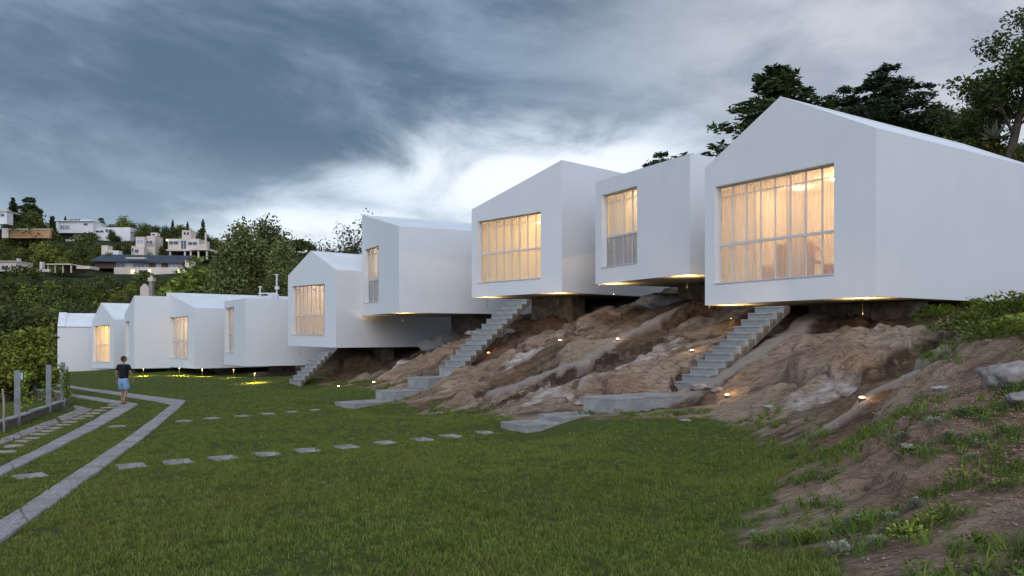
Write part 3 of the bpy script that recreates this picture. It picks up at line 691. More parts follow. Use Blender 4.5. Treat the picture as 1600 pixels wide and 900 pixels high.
        win_o = fr.build('window', M_FRAME, root)
        zm = wb + (wt - wb) * mid
        rl = MB(); lift(wx0 + fw, wx1 - fw, zm - .035, zm + .035, .19, .26, rl); rl.build('rail', M_FRAME, win_o)
        r2 = MB(); lift(wx0 + .02, wx1 - .02, wt - .32, wt - .29, .262, .285, r2); r2.build('curtain_rail', M_FRAME, win_o)
        sl = MB(); lift(wx0 - .0, wx1 + .0, wb + .004, wb + .035, -.03, .19, sl); sl.build('sill', M_FRAME, win_o)
        cw = (wx1 - wx0) / cols
        for i in range(1, cols):
            x = wx0 + cw * i
            for za, zc in ((wb + fw, zm - .035), (zm + .035, wt - fw)):
                mb = MB(); lift(x - .014, x + .014, za, zc, .205, .25, mb); mb.build('mullion', M_FRAME, win_o)
        for i in range(cols):
            for row, (za, zc) in enumerate(((wb + fw, zm - .035), (zm + .035, wt - fw))):
                mb = MB(); xa = wx0 + cw * i + (.016 if i else fw); xb = wx0 + cw * (i + 1) - (.016 if i < cols - 1 else fw)
                lift(xa, xb, za, zc, .224, .230, mb); mb.build('pane', M_FROST if (lower_frost and row == 0) else M_GLASS, win_o)
        # curtains with pleats
        def curtain(xa, xb, mm, y0=.36):
            n = max(12, int((xb - xa) / .018)); xs_ = np.linspace(xa, xb, n); r = random.Random(int(xa * 100) + 3)
            ph = np.cumsum(np.array([r.uniform(.55, 1.15) for _ in range(n)])); am = .028
            V3 = []; 
            for zi, zz in enumerate((wb + .02, (wb + wt) / 2, wt - .06)):
                V3 += [(x, y0 + am * math.sin(p_) * (1.15 - .15 * zi), zz + sh(x)) for x, p_ in zip(xs_, ph)]
            F3 = [(zi * n + i, zi * n + i + 1, (zi + 1) * n + i + 1, (zi + 1) * n + i) for zi in range(2) for i in range(n - 1)]
            link('curtain', pymesh('curtain', V3, F3, True), mm, root)
        wW = wx1 - wx0
        if curt == 'full': curtain(wx0 - .05, (wx0 + wx1) / 2 + .02, curt_mat or M_CURT); curtain((wx0 + wx1) / 2 - .02, wx1 + .05, curt_mat or M_CURT, .40)
        elif curt == 'gap':
            curtain(wx0 - .05, wx0 + wW * .30, M_CURT); curtain(wx0 + wW * .28, wx0 + wW * .58, M_CURT2, .40); curtain(wx0 + wW * .56, wx0 + wW * .72, M_CURT, .36); curtain(wx0 + wW * .70, wx1 + .05, M_CURT2, .40)
        elif curt == 'left': curtain(wx0 - .05, wx0 + wW * .55, M_CURT); curtain(wx0 + wW * .9, wx1 + .05, M_CURT)
        # ceiling lamps: disc + the light it gives
        spots = lamps or [(.5, 1.9)]
        for (fx, yy) in spots:
            x = wx0 + wW * fx; zz = cz - .03 + sh(x)
            d = MB(); d.tube([(x, yy, zz - .03), (x, yy, zz)], .15, 16); d.build('ceiling_lamp', M_LAMP, root)
            point_light('lamp_light', (x, yy, zz - .14), 120 * lamp / len(spots), lcol, .10, root)
        h.win = (wx0, wx1, wb, wt); h.fz = fz
    if key in 'FGHIJ':
        for x in (xl + .62, -.62):
            b = MB(); zz = zs(x) - .003; b.tube([(x, .42, zz), (x, .42, zz - .42)], .006, 6); b.tube([(x, .42, zz - .42), (x, .42, zz - .45)], .02, 10); so = b.build('soffit_lamp', M_DARK, root)
            point_light('wash', (x, .42, zz - .41), (60 if x > xl / 2 or key != 'G' else 12) if key != 'F' else 12, (1, .66, .26), .02, root, 'SPOT', (R(180), 0, 0), R(165), .5)
    h.root = root; h.xl = xl; h.z0 = z0; h.sh = sh; h.P = P; h.k = k
    return h

make_house('A', .49, 89.8, 65, (84.5, 580), (89.8, 580), [(84.6,508),(92.3,487.5),(89.8,510)], None, 'white house with pitched roof, farthest left of the row, windowless side to the lawn', base_drop=.6) if False else None
# house A is seen only from its long side: give its front outline in metres
def make_house_A():
    h = House(.49, 89.8, 65)
    root = empty('white_house', (h.X, h.Z, CH + (HZ - 580) / F_PX * 65 - .5), h.rz)
    tag(root, 'white house at the left end of the row with no window to the lawn', 'house', GL_HOUSE)
    W_, hw, hp, L = 5.5, 4.02, 5.15, 9.0
    prof = [(-W_, hw), (-W_ / 2, hp), (0, hw)]
    V = [(-W_, 0, 0), (0, 0, 0)] ; V = [(-W_,0,0),(-W_,0,hw),(-W_/2,0,hp),(0,0,hw),(0,0,0)]; n = 5; V += [(x, L, z) for x, _, z in V]
    link('wall', pymesh('wall', V, [(0,1,2,3,4), (9,8,7,6,5), (3,8,9,4), (0,5,6,1)]), M_STUCCO, root)
    for a, b in zip(prof[:-1], prof[1:]):
        d4 = [Vector((a[0],0,a[1])), Vector((b[0],0,b[1])), Vector((b[0],L,b[1])), Vector((a[0],L,a[1]))]
        MB().prism([v - Vector((0,0,.12)) for v in d4], d4).build('roof', M_ROOF, root)
        # raised verge strip
        ux = (b[0]-a[0]); uz = (b[1]-a[1])
        MB().prism([(a[0],.0,a[1]+.002),(b[0],.0,b[1]+.002),(b[0],.55,b[1]+.002),(a[0],.55,a[1]+.002)], [(a[0],.0,a[1]+.06),(b[0],.0,b[1]+.06),(b[0],.55,b[1]+.06),(a[0],.55,a[1]+.06)]).build('verge', M_ROOF, root)
make_house_A()
make_house('B', .895, 177.2, 61, (143.5, 575), (177.2, 576), [(143,502.5),(158,473),(176.5,499)], (146.2,509.5,171,508,565.5,566.5), 'white gabled house with a bright yellow-lit window, behind the walking person', cols=4, mid=.47, curt='left', lamp=3.2, lcol=(1, .52, .10), base_drop=0)
make_house('C', .612, 209.7, 55.5, (194.5, 576), (209.7, 576), [(194.5,491),(209.2,462)], (196.5,503,202,501.5,558,558.5), 'white house with mono-pitch roof and one narrow pale window, between two gabled houses', cols=1, mid=.45, lamp=.5)
make_house('D', .85, 303.7, 53, (260, 573), (303.7, 576), [(259.4,457),(303,481)], (264.5,495.5,294,494.5,560,561), 'white house low above the lawn, roof sloping down right, softly lit square window', cols=5, mid=.42, lamp=1.0)
make_house('E', .618, 383.7, 48, (350.5, 569), (383.7, 572.5), [(350.5,471),(383.2,466)], (352.2,480.5,365.5,479.8,551,552.3), 'white flat-topped house with a tall narrow dim window near its left corner', cols=2, mid=.42, lamp=.42, base_drop=0)
make_house('F', .878, 525, 42.6, (450, 540), (525, 543.3), [(450,430.7),(485.7,391.7),(524.5,421.7)], (456,447.7,507.3,443.3,523.5,524.3), 'white gabled house with peach-lit curtained window above the lowest stair', cols=8, mid=.40, lamp=1.0, lcol=(1, .60, .36), lamps=((.3, 2), (.75, 2)))
make_house('G', .543, 623.6, 38.8, (565.5, 493.3), (623.6, 488.3), [(565.5,335.7),(623.6,353.3)], (569.5,389.2,591.7,384,474,471.7), 'white house with tall corner window, grey misted lower panes, roof falling to the right', cols=3, mid=.42, lamp=.75, lower_frost=True, lamps=((.6, 1.6),))
make_house('H', .961, 877.7, 33.3, (737, 464.8), (877.7, 456.5), [(737,327.3),(877.7,249.8)], (746.3,346,844.7,330.4,443.3,434.8), 'white house with a wide golden window and roof rising steeply to its right corner', cols=8, mid=.465, lamp=1.45, lcol=(1, .56, .19), lamps=((.80, 1.5), (.93, 1.9), (.35, 2.6)))
make_house('I', .543, 1077.9, 27.2, (930.4, 444.2), (1077.9, 428), [(930.4,284.6),(1077.9,240.2)], (940,305.6,995.4,289.8,417.6,413), 'white house with a narrow window at its left, greyish lower panes, beside the largest house', cols=4, mid=.42, lamp=.95, lower_frost=True, lamps=((.8, 1.5),))
make_house('J', .6915, 1368.8, 20, (1101.5, 477), (1368.8, 463), [(1101.5,262.7),(1219.3,150.5),(1369.5,199.5)], (1117,292.2,1303,253.2,444,430), 'largest white gabled house, wide eight-column window showing lamps and furniture through sheer curtains', cols=8, mid=.40, curt='gap', lamp=1.45, lcol=(1, .58, .29), lamps=((.63, 2.2), (.84, 1.7), (.25, 2.6)))

# furniture seen through the sheer curtains of the largest house
hj = HOUSES['J']; wx0, wx1, wb, wt = hj.win; wW = wx1 - wx0; base = hj.world(0, 0, hj.z0)
M_PINK = mat('dusty_pink_fabric', (.45, .26, .22), .9, var=.1); M_RED = mat('pink_petals', (.75, .12, .14), .7, var=.3, scale=20); M_CHAIR = mat('dark_timber', (.10, .07, .05), .6)
rt = empty('armchair', hj.world(wx0 + wW * .36, 1.5, hj.z0 + hj.fz + hj.sh(wx0 + wW * .36)), hj.rz); tag(rt, 'rounded dusty pink armchair seen through the curtain of the largest house', 'armchair')
MB().box(-.62, .62, .25, .42, .2, 1.32).build('backrest', M_PINK, rt, bevel=.08, seg=4)
MB().box(-.55, .55, -.35, .25, .22, .46).build('seat', M_PINK, rt, bevel=.06, seg=3)
for s_ in (-1, 1):
    MB().box(s_ * .6 - .09, s_ * .6 + .09, -.35, .25, .2, .66).build('armrest', M_PINK, rt, bevel=.05, seg=3)
    for yy in (-.28, .3): MB().tube([(s_ * .5, yy, 0), (s_ * .5, yy, .22)], .025, 8).build('leg', M_CHAIR, rt)
tb = empty('round_table', hj.world(wx0 + wW * .66, 1.0, hj.z0 + hj.fz + hj.sh(wx0 + wW * .6)), hj.rz); tag(tb, 'small round dark table under the flowers inside the largest house', 'table')
MB().tube([(0, 0, .58), (0, 0, .61)], .32, 20).build('tabletop', M_CHAIR, tb); MB().tube([(0, 0, 0), (0, 0, .58)], .03, 8).build('pedestal', M_CHAIR, tb); MB().tube([(0, 0, 0), (0, 0, .02)], .2, 16).build('base', M_CHAIR, tb)
vs = empty('flower_vase', tb.location + Vector((0, 0, .61)), hj.rz); tag(vs, 'vase of pink flowers on the round table behind the curtain', 'vase')
MB().tube([(0, 0, 0), (0, 0, .08), (0, 0, .2), (0, 0, .24)], [.05, .08, .045, .06], 14).build('vase_body', M_CHAIR, vs, smooth=True)
link('flowers', leafy_mesh('flowers', 130, .22, .34, .08, 5), M_RED, vs).location = (0, 0, .2)
bd = empty('bed', hj.world(wx0 + wW * .88, 1.9, hj.z0 + hj.fz), hj.rz); tag(bd, 'bed with red cover at the right side of the lit room', 'bed')
MB().box(-.6, .55, -.9, .9, .2, .5).build('mattress', mat('red_cover', (.45, .10, .09), .9), bd, bevel=.06, seg=3); MB().box(-.62, .57, .9, .98, 0, 1.1).build('headboard', M_CHAIR, bd)
for sx in (-.5, .45):
    for sy in (-.8, .8): MB().box(sx - .03, sx + .03, sy - .03, sy + .03, 0, .2).build('leg', M_CHAIR, bd)

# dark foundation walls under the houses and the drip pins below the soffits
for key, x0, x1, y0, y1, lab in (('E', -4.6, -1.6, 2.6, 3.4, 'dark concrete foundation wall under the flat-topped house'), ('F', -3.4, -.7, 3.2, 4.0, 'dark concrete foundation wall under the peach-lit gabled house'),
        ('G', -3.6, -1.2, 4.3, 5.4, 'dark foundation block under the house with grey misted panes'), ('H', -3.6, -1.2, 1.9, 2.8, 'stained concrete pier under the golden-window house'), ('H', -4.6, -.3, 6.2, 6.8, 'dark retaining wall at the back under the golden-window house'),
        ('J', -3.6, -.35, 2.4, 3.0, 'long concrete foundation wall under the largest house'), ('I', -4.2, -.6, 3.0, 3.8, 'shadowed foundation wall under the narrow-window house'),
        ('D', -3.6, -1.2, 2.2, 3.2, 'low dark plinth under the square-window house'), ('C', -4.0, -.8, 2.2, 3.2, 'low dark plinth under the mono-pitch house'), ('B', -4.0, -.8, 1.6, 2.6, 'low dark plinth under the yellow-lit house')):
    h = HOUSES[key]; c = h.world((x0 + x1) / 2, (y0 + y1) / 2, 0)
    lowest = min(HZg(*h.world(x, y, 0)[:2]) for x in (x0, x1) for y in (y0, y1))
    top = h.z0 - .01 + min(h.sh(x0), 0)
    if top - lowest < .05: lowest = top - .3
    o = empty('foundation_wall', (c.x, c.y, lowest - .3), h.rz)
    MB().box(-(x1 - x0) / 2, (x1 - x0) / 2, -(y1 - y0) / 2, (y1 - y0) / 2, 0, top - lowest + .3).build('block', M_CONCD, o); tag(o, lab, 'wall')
for key, x in (('F', .06), ('G', .08), ('H', .1), ('I', .1), ('J', .1)):
    h = HOUSES[key]; MB().tube([(h.xl + x, .08, h.sh(h.xl) - .001), (h.xl + x, .08, h.sh(h.xl) - .07)], .012, 8).build('drip_pipe', M_FRAME, h.root)
hd = HOUSES['D']
vn = empty('rooftop_unit', hd.world(-2.6, 6.6, hd.z0 + hd.P[0][1] * .5 + hd.P[1][1] * .5 - .25), hd.rz); tag(vn, 'small white rooftop unit on the roof sloping down to the right', 'roof unit')
MB().box(-.5, .1, -.3, .3, 0, .85).build('casing', M_FRAME, vn, bevel=.03); MB().tube([(.3, 0, 0), (.3, 0, .95)], .07, 8).build('vent_pipe', M_FRAME, vn)

# ------------------------------------------------------------------ stairs and landings
def stair(key, cb, ct, pyb, pyt, n, wdt, label):
    h = HOUSES[key]; r = (ct - 800) / F_PX; t = (h.X - r * h.Z) / (r + h.m); Pt = Vector((h.X - h.m * t, h.Z + t, 0))
    rb = (cb - 800) / F_PX; s_ = (Pt.x - rb * Pt.y) / (1 - rb * h.m); Pb = Vector((Pt.x - s_, Pt.y - h.m * s_, 0))
    zb = CH + (HZ - pyb) / F_PX * Pb.y; zt = CH + (HZ - pyt) / F_PX * Pt.y
    if key in 'FGHIJ': zt = min(zt, h.z0 - .06 + h.sh(h.xl / 2))
    run = (Pt - Pb).length / n; rise = (zt - zb) / n
    root = empty('concrete_stair', (Pb.x, Pb.y, zb), h.rz); tag(root, label, 'stairs', 'concrete stairs climbing under the houses')
    hw = wdt / 2; first = None
    for i in range(n + 2):
        ns, nh = .018, .045
        prof = [(0, -.5 if i < 1 else -.16), (0, rise - nh), (-ns, rise - nh), (-ns, rise), (run - ns - .002, rise), (run - .002, rise - .05), (run - .002, rise - .16)]
        if first is None or i == 1:
            pr = prof; k_ = len(pr); V = [(-hw, y, z) for y, z in pr] + [(hw, y, z) for y, z in pr]
            me = pymesh('step', V, [tuple(range(k_))[::-1], tuple(range(k_, 2 * k_))] + [(a_, (a_ + 1) % k_, k_ + (a_ + 1) % k_, k_ + a_) for a_ in range(k_)])
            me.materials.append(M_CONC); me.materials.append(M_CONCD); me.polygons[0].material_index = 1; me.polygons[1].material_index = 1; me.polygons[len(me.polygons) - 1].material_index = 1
            bm = bmesh.new(); bm.from_mesh(me); bmesh.ops.recalc_face_normals(bm, faces=bm.faces); bmesh.ops.bevel(bm, geom=[e for e in bm.edges], offset=.006, segments=1, affect='EDGES'); bm.to_mesh(me); bm.free(); first = me
        if zb + rise * (i + 1) > h.z0 - .1: break
        o = link('step', first, M_CONC, root); o.location = (random.uniform(-.006, .006), run * i, rise * i)
    return root, Pb, zb, h
s1 = stair('J', 1075, 1212, 608, 479, 12, .94, 'nearest concrete stair of twelve steps below the largest house')
s2 = stair('H', 702, 814, 580, 468, 14, 1.25, 'middle concrete stair rising to the golden-window house')
s3 = stair('F', 461, 515, 599, 544, 9, 1.25, 'farthest concrete stair, warm-lit at its side, below the peach-lit gabled house')
def landings(st, wdt, specs):
    root, Pb, zb, h = st; ay = Vector((1, h.m, 0)) / h.n; ax = Vector((h.m, -1, 0)) / h.n
    L0 = Pb - ax * wdt / 2
    prev = 0
    for i, (px, py, label) in enumerate(specs):
        r = (px - 800) / F_PX; s_ = (L0.x - r * L0.y) / (1 - r * h.m); ln = s_ * h.n; Zp = L0.y - h.m * s_
        zt = CH + (HZ - py) / F_PX * Zp
        if i == 2:
            zt = max(HZg(*(Pb - ay * (prev + (ln - prev) * f_) + ax * wdt * g_)[:2]) for f_ in (.1, .5, .95) for g_ in (-.4, 0, .4)) + .03
        a, b = prev, ln; c = Pb - ay * (a + b) / 2
        o = empty('concrete_landing', (c.x, c.y, zt), h.rz); tag(o, label, 'landing')
        hl = (b - a) / 2 - .003; hw = wdt / 2 * (1.02 if i == 0 else 1.0); lo = -.9 if i < 2 else -.25
        back = .0 if i else .25 * .0
        MB().prism([(-hw, -hl, lo), (hw, -hl, lo), (hw, hl, lo), (-hw, hl, lo)], [(-hw, -hl, -.055), (hw, -hl, -.055), (hw, hl, -.055), (-hw, hl, -.055)]).build('body', M_CONC if i < 2 else M_PEB, o, bevel=.008)
        MB().box(-hw - .004, hw + .004, -hl - .002, hl, -.054, 0).build('top_slab', M_PEB, o, bevel=.010)
        prev = ln + .006
landings(s1, .94, [(911.5, 619, 'highest concrete landing at the foot of the nearest stair'), (840.6, 646.5, 'middle concrete landing stepping down from the nearest stair'), (782, 672, 'flat pebble slab on the lawn ending the nearest stair path')])
landings(s2, 1.25, [(637, 589, 'highest concrete landing at the foot of the middle stair'), (586.6, 609.5, 'middle concrete landing stepping down from the middle stair'), (523, 635.5, 'flat pebble slab on the lawn ending the middle stair path')])

# ------------------------------------------------------------------ stepping stones and paved strips
def paver(px, py, wpx, m_, ratio, label, group):
    c = frame_G(px, py); Z = c.y; n = math.hypot(1, m_); ay = Vector((1, m_, 0)) / n; ax = Vector((m_, -1, 0)) / n
    r = (px - 800) / F_PX; wx = abs(ax.x - r * ax.y); wy = abs(ay.x - r * ay.y)
    ln = 1.14 * wpx / F_PX * Z / (wx * ratio + wy); wd = ln * ratio
    z = max(HZg(c.x + dx_, c.y + dy_) for dx_ in (-.15, 0, .15) for dy_ in (-.15, 0, .15)) + .012
    o = empty('stepping_stone', (c.x, c.y, z), math.atan2(-1, m_) + random.uniform(-.05, .05)); tag(o, label, 'stepping stone', group)
    P_ = [Vector((-wd / 2, -ln / 2, 0)), Vector((wd / 2, -ln / 2, 0)), Vector((wd / 2, ln / 2, 0)), Vector((-wd / 2, ln / 2, 0))]
    link('slab', rough_block(P_, .12, .010, 'slab', int(px)), M_PEB, o)
ordn = ['first', 'second', 'third', 'fourth', 'fifth', 'sixth', 'seventh', 'eighth', 'ninth', 'tenth']
for i, (a, b, c) in enumerate([(206,730,48),(279,724,49),(350,716.5,48),(418,711,44),(481,705,43),(541,699.5,40),(603,693,36),(657,688,36),(703,684,34),(757,678,27)]):
    paver(a, b, c, .6915, 1.25, ordn[i] + ' pale stepping stone from the left in the long row leading to the nearest stair', 'stepping stones to the nearest stair')
for i, (a, b, c) in enumerate([(288,659,25),(332,655,27),(378,651,22),(418,647.5,26),(456,644,22),(492,641,17)]):
    paver(a, b, c, .961, 1.2, ordn[i] + ' pale stepping stone from the left in the short row leading to the middle stair', 'stepping stones to the middle stair')
paver(48, 746, 52, .9, 1.0, 'broad pebble slab alone in the grass between the two paved strips, nearest one', 'slabs between the strips')
paver(183, 667, 28, .9, 1.0, 'small pebble slab alone in the grass between the two paved strips, farther one', 'slabs between the strips')

def strip(name, left, right, label, seg=1.5, m_=None, th=.035):
    """paved strip between two pixel polylines, laid as separate slabs"""
    Lw = [GF(*p) for p in left]; Rw = [GF(*p) for p in right]
    root = empty(name, tuple(Lw[0].lerp(Rw[0], .5))); tag(root, label, kind='structure'); r = random.Random(len(left) + int(left[0][1]))
    base_ = root.location
    for a, b, c, d in zip(Lw[:-1], Lw[1:], Rw[:-1], Rw[1:]):
        ln = (a.lerp(c, .5) - b.lerp(d, .5)).length; n = max(1, int(ln / seg))
        for i in range(n):
            f0, f1 = i / n + .004 / ln, (i + 1) / n - .004 / ln; P_ = []
            for q_, f in ((a.lerp(b, f0), 0), (c.lerp(d, f0), 0), (c.lerp(d, f1), 0), (a.lerp(b, f1), 0)):
                z = HZg(q_.x, q_.y) + th; P_.append(Vector((q_.x, q_.y, z)) - Vector(base_))
            link('slab', rough_block(P_, .16, .008 if m_ is None else .022, 'slab', r.randint(0, 9999)), m_ or M_PEB, root)
strip('paved_strip', [(-30,836),(268,632)], [(-30,872),(291,627.5)], 'long pebble strip running from the near left corner to the bend beyond')
strip('paved_strip', [(268,632.5),(180,617.5),(105,605.5),(0,593)], [(291,627),(190,613.8),(105,602.5),(0,590.5)], 'far arm of the longer paved strip crossing the lawn behind the person', 2.2)
strip('paved_strip', [(-20,742),(188,632.5)], [(-20,756),(216,632.5)], 'shorter pebble strip leading up to the walking person')
strip('paved_strip', [(186,632.8),(110,620),(60,612.5),(0,604)], [(215,632),(115,616.5),(60,609.5),(0,601)], 'far arm of the shorter strip passing behind the fence posts', 2.0)
strip('stone_gutter', [(-25,696),(0,688),(60,664),(88,655)], [(-25,706),(0,698),(68,671),(91,661.5)], 'row of rough flat stones along the low wall', .62, M_STONE)
strip('stone_gutter', [(89,654),(118,641),(113,633.5)], [(99,659),(130,648),(145,640)], 'short bend of rough flat stones at the corner of the low wall', .7, M_STONE)
r = random.Random(5)
for i in range(15):
    f = i / 14; px = 8 + 172 * f ** .93; py = 708 - 74 * f ** .80; wpx = 34 - 10 * f
    c = frame_G(px, py); ln = wpx / F_PX * c.y * .85; o = empty('flat_stone', (c.x, c.y, c.z + .04), r.uniform(-.3, .3) + .15)
    P_ = [Vector((-ln / 2, -ln * .22, 0)), Vector((ln / 2 * r.uniform(.7, 1), -ln * .25, 0)), Vector((ln / 2, ln * .15, 0)), Vector((-ln / 2 * r.uniform(.7, 1), ln * .25, 0))]
    link('slab', rough_block(P_, .1, .03, 'slab', i + 50), M_STONE, o)
    tag(o, 'irregular flat brown stone, one of the line set in grass beside the shorter strip', 'flat stone', 'flat stones set in the grass')

# ------------------------------------------------------------------ ground lamps
def ground_lamp(px, py, label, power, aim=None, up=True):
    c = frame_G(px, py); o = empty('ground_lamp', (c.x, c.y, c.z)); tag(o, label, 'lamp', 'warm ground spotlights')
    MB().tube([(0, 0, -.06), (0, 0, .05)], .055, 12).build('body', M_FIX, o)
    MB().tube([(0, 0, .05), (0, 0, .066)], [.048, .03], 12).build('lens', M_SPOT, o)
    MB().tube([(0, 0, -.12), (0, 0, -.06)], .012, 6).build('spike', M_FIX, o)
    if aim is None: rot = (R(180), 0, 0)
    else: d = (aim - Vector((c.x, c.y, c.z + .12))); rot = d.to_track_quat('-Z', 'Y').to_euler()
    point_light('beam', (0, 0, .2), power * .25, (1, .60, .24), .03, o, 'SPOT', rot, R(26), 1.0)
    point_light('spill', (0, 0, .22), 2.2, (1, .58, .22), .03, o)
def aimpt(key, f, y=.35):
    h = HOUSES[key]; x = h.xl * (1 - f); return h.world(x, y, h.z0 + h.sh(x) - .05)
ground_lamp(1136, 624, 'glowing ground lamp on bare soil below the left of the largest house', 330, aimpt('J', .35))
ground_lamp(1347, 628, 'glowing ground lamp farthest right, on a pale rock seam', 420, aimpt('J', .85))
ground_lamp(1081, 552, 'glowing ground lamp beside the upper steps of the nearest stair', 260, aimpt('I', .9))
ground_lamp(965, 533, 'glowing ground lamp on the rock beneath the narrow-window house', 190, aimpt('I', .15))
ground_lamp(875, 535, 'glowing ground lamp on the rock right of the stained pier', 260, aimpt('H', .85))
ground_lamp(763, 555, 'glowing ground lamp beside the middle stair', 170, aimpt('H', .1))
ground_lamp(584, 600, 'glowing ground lamp at the lawn edge below the misted-pane house', 240, aimpt('G', .5))
ground_lamp(529, 605, 'glowing ground lamp in the grass right of the farthest stair', 90, aimpt('F', .6))
for i, (px, py) in enumerate([(209,583.5),(224,588),(280,588),(316,589),(365,590.5),(398,598.5)]):
    c = frame_G(px, py); o = empty('lawn_light', (c.x, c.y, c.z)); tag(o, ordn[i] + ' yellow lawn light from the left, glowing in the grass under the far houses', 'lamp', 'yellow lawn lights under the far houses')
    MB().tube([(0, 0, -.1), (0, 0, .50)], .015, 8).build('stem', M_FIX, o); MB().tube([(0, 0, .50), (0, 0, .53), (0, 0, .55)], [.06, .055, .02], 12).build('cap', M_FIX, o)
    MB().tube([(0, 0, .488), (0, 0, .499)], .03, 10).build('lens', M_SPOT, o)
    point_light('glow', (0, 0, .47), 320, (1, .78, .14), .04, o, 'SPOT', (0, 0, 0), R(146), .6)
# ------------------------------------------------------------------ trees
def rnd_unit(n, rng):
    v = rng.normal(size=(n, 3)); return v / np.linalg.norm(v, axis=1, keepdims=True)
def leaf_quads(C, size, rng, flat=0.0, elong=1.6):
    """one small folded-free diamond leaf-spray per centre"""
    n = len(C); d = rnd_unit(n, rng); d[:, 2] = d[:, 2] * (1 - flat); d /= np.linalg.norm(d, axis=1, keepdims=True)
    a = np.cross(d, rnd_unit(n, rng)); a /= np.linalg.norm(a, axis=1, keepdims=True)
    s = (size * rng.uniform(.55, 1.3, n))[:, None]
    V = np.stack([C - d * s * elong * .5, C + a * s * .42, C + d * s * elong * .5, C - a * s * .42], 1).reshape(-1, 3)
    return V, np.arange(n * 4).reshape(-1, 4)
def clumps(centers, radii, per, size, rng, squash=.7, flat=0.0, hollow=.35, elong=1.6):
    Cs = []
    for c, rr in zip(centers, radii):
        n = max(3, int(per * (rr ** 2))); u = rnd_unit(n, rng) * (rr * (hollow + (1 - hollow) * rng.random(n) ** .6))[:, None]; u[:, 2] *= squash
        Cs.append(np.asarray(c) + u)
    return leaf_quads(np.vstack(Cs), size, rng, flat, elong)
def skeleton(h, tr, rng, nb=9, levels=3, spread=.75, up=.35, start=.3, lean=0.0, shorten=.62, conic=False):
    mb = MB(); tips = []
    def grow(p, d, ln, rad, lv):
        n = 4; pts = [p.copy()]; dd = d.copy()
        for i in range(n):
            dd = (dd + Vector(rng.normal(size=3)) * .13 + Vector((0, 0, up * .14))).normalized(); pts.append(pts[-1] + dd * ln / n)
        mb.tube(pts, list(np.linspace(rad, rad * .45, n + 1)), 6 if lv < 2 else 4, cap=False)
        if lv >= levels: tips.append(pts[-1]); tips.append(pts[2]); return
        k = 4 if lv else nb
        for i in range(k):
            f = .35 + .65 * (i + rng.random()) / k; q_ = pts[0].lerp(pts[-1], f) if n < 2 else pts[min(n, int(f * n))]
            a = rng.random() * 6.283; nd = (dd * .8 + Vector((math.cos(a), math.sin(a), .1 + up * rng.random())) * spread).normalized()
            grow(q_, nd, ln * shorten * rng.uniform(.7, 1.15), rad * .5, lv + 1)
    # trunk
    n = 7; pts = [Vector((0, 0, -.3))]; d = Vector((lean, 0, 1)).normalized(); H_ = h * .62
    for i in range(n): d = (d + Vector((rng.normal() * .06, rng.normal() * .06, .02))).normalized(); pts.append(pts[-1] + d * (H_ + .3) / n)
    mb.tube(pts, list(np.linspace(tr, tr * .35, n + 1)), 9, cap=True)
    for i in range(nb):
        f = start + (1 - start) * (i + .5 * rng.random()) / nb; p = pts[min(n - 1, int(f * n))].lerp(pts[min(n, int(f * n) + 1)], (f * n) % 1)
        a = i * 2.4 + rng.random(); d2 = Vector((math.cos(a) * spread, math.sin(a) * spread, up + rng.random() * .5)).normalized()
        grow(p, d2, h * .34 * (1.15 - .5 * f), tr * .42 * (1.1 - .6 * f), 1)
    grow(pts[-1], d, h * .30, tr * .35, 1)
    return mb, tips
def center_fit(V, h):
    return V
def proto_broad(seed, h, tr, size, per, lm, name, spread=.75, up=.35, nb=9, levels=3, cr=.9, start=.3, squash=.75, hollow=.3, lean=0):
    rng = np.random.default_rng(seed); mb, tips = skeleton(h, tr, rng, nb=nb, levels=levels, spread=spread, up=up, start=start, lean=lean)
    T = np.array([tuple(t_) for t_ in tips]); zmax = T[:, 2].max() + cr * .6; k = h / zmax
    T = T * k; mb.V = [(x * k, y * k, z * k) for x, y, z in mb.V]
    V, Qd = clumps(T, cr * rng.uniform(.6, 1.25, len(T)), per, size, rng, squash=squash, hollow=hollow)
    return (mb.mesh('trunk', True), npmesh('crown', V, Qd), lm, h)
def proto_conifer(seed, h, tr, wd, lm, layers=18, droop=.25, per=26, size=.22, start=.12, power=.9, gappy=.25, open_top=0, upsweep=0):
    rng = np.random.default_rng(seed); mb = MB(); mb.tube([(0, 0, -.3), (0, 0, h * .5), (0, 0, h * .97)], [tr, tr * .6, tr * .1], 8); Cs = []
    for i in range(layers):
        f = start + (1 - start) * (i + rng.random() * .6) / layers; z = h * f; rr = wd * (1 - (f - start) / (1 - start)) ** power * rng.uniform(.65, 1.15) + .12
        nb = int(5 + 4 * rng.random()); a0 = rng.random() * 6.28
        for j in range(nb):
            if rng.random() < gappy * .4: continue
            a = a0 + j * 6.283 / nb + rng.normal() * .25; ln = rr * rng.uniform(.6, 1.2)
            dz = -droop * ln + upsweep * ln; p0 = Vector((0, 0, z)); p1 = Vector((math.cos(a) * ln, math.sin(a) * ln, z + dz)); pm = p0.lerp(p1, .55) + Vector((0, 0, ln * .10))
            mb.tube([p0, pm, p1], [tr * .22, tr * .12, tr * .04], 4, cap=False)
            n = max(4, int(per * ln)); tt = rng.random(n) ** .7; 
            base_ = np.array([tuple(p0.lerp(pm, min(1, t_ / .55)) if t_ < .55 else pm.lerp(p1, (t_ - .55) / .45)) for t_ in tt])
            side_ = np.array([-math.sin(a), math.cos(a), 0]); sw = (rng.normal(size=n) * .20 * ln * (1.1 - tt * .7))[:, None]
            Cs.append(base_ + side_ * sw + rng.normal(size=(n, 3)) * np.array([.05, .05, .07]) * (1 + ln * .3))
    V, Qd = leaf_quads(np.vstack(Cs), size, rng, flat=.5, elong=2.2)
    return (mb.mesh('trunk', True), npmesh('crown', V, Qd), lm, h)
PROTO = {}
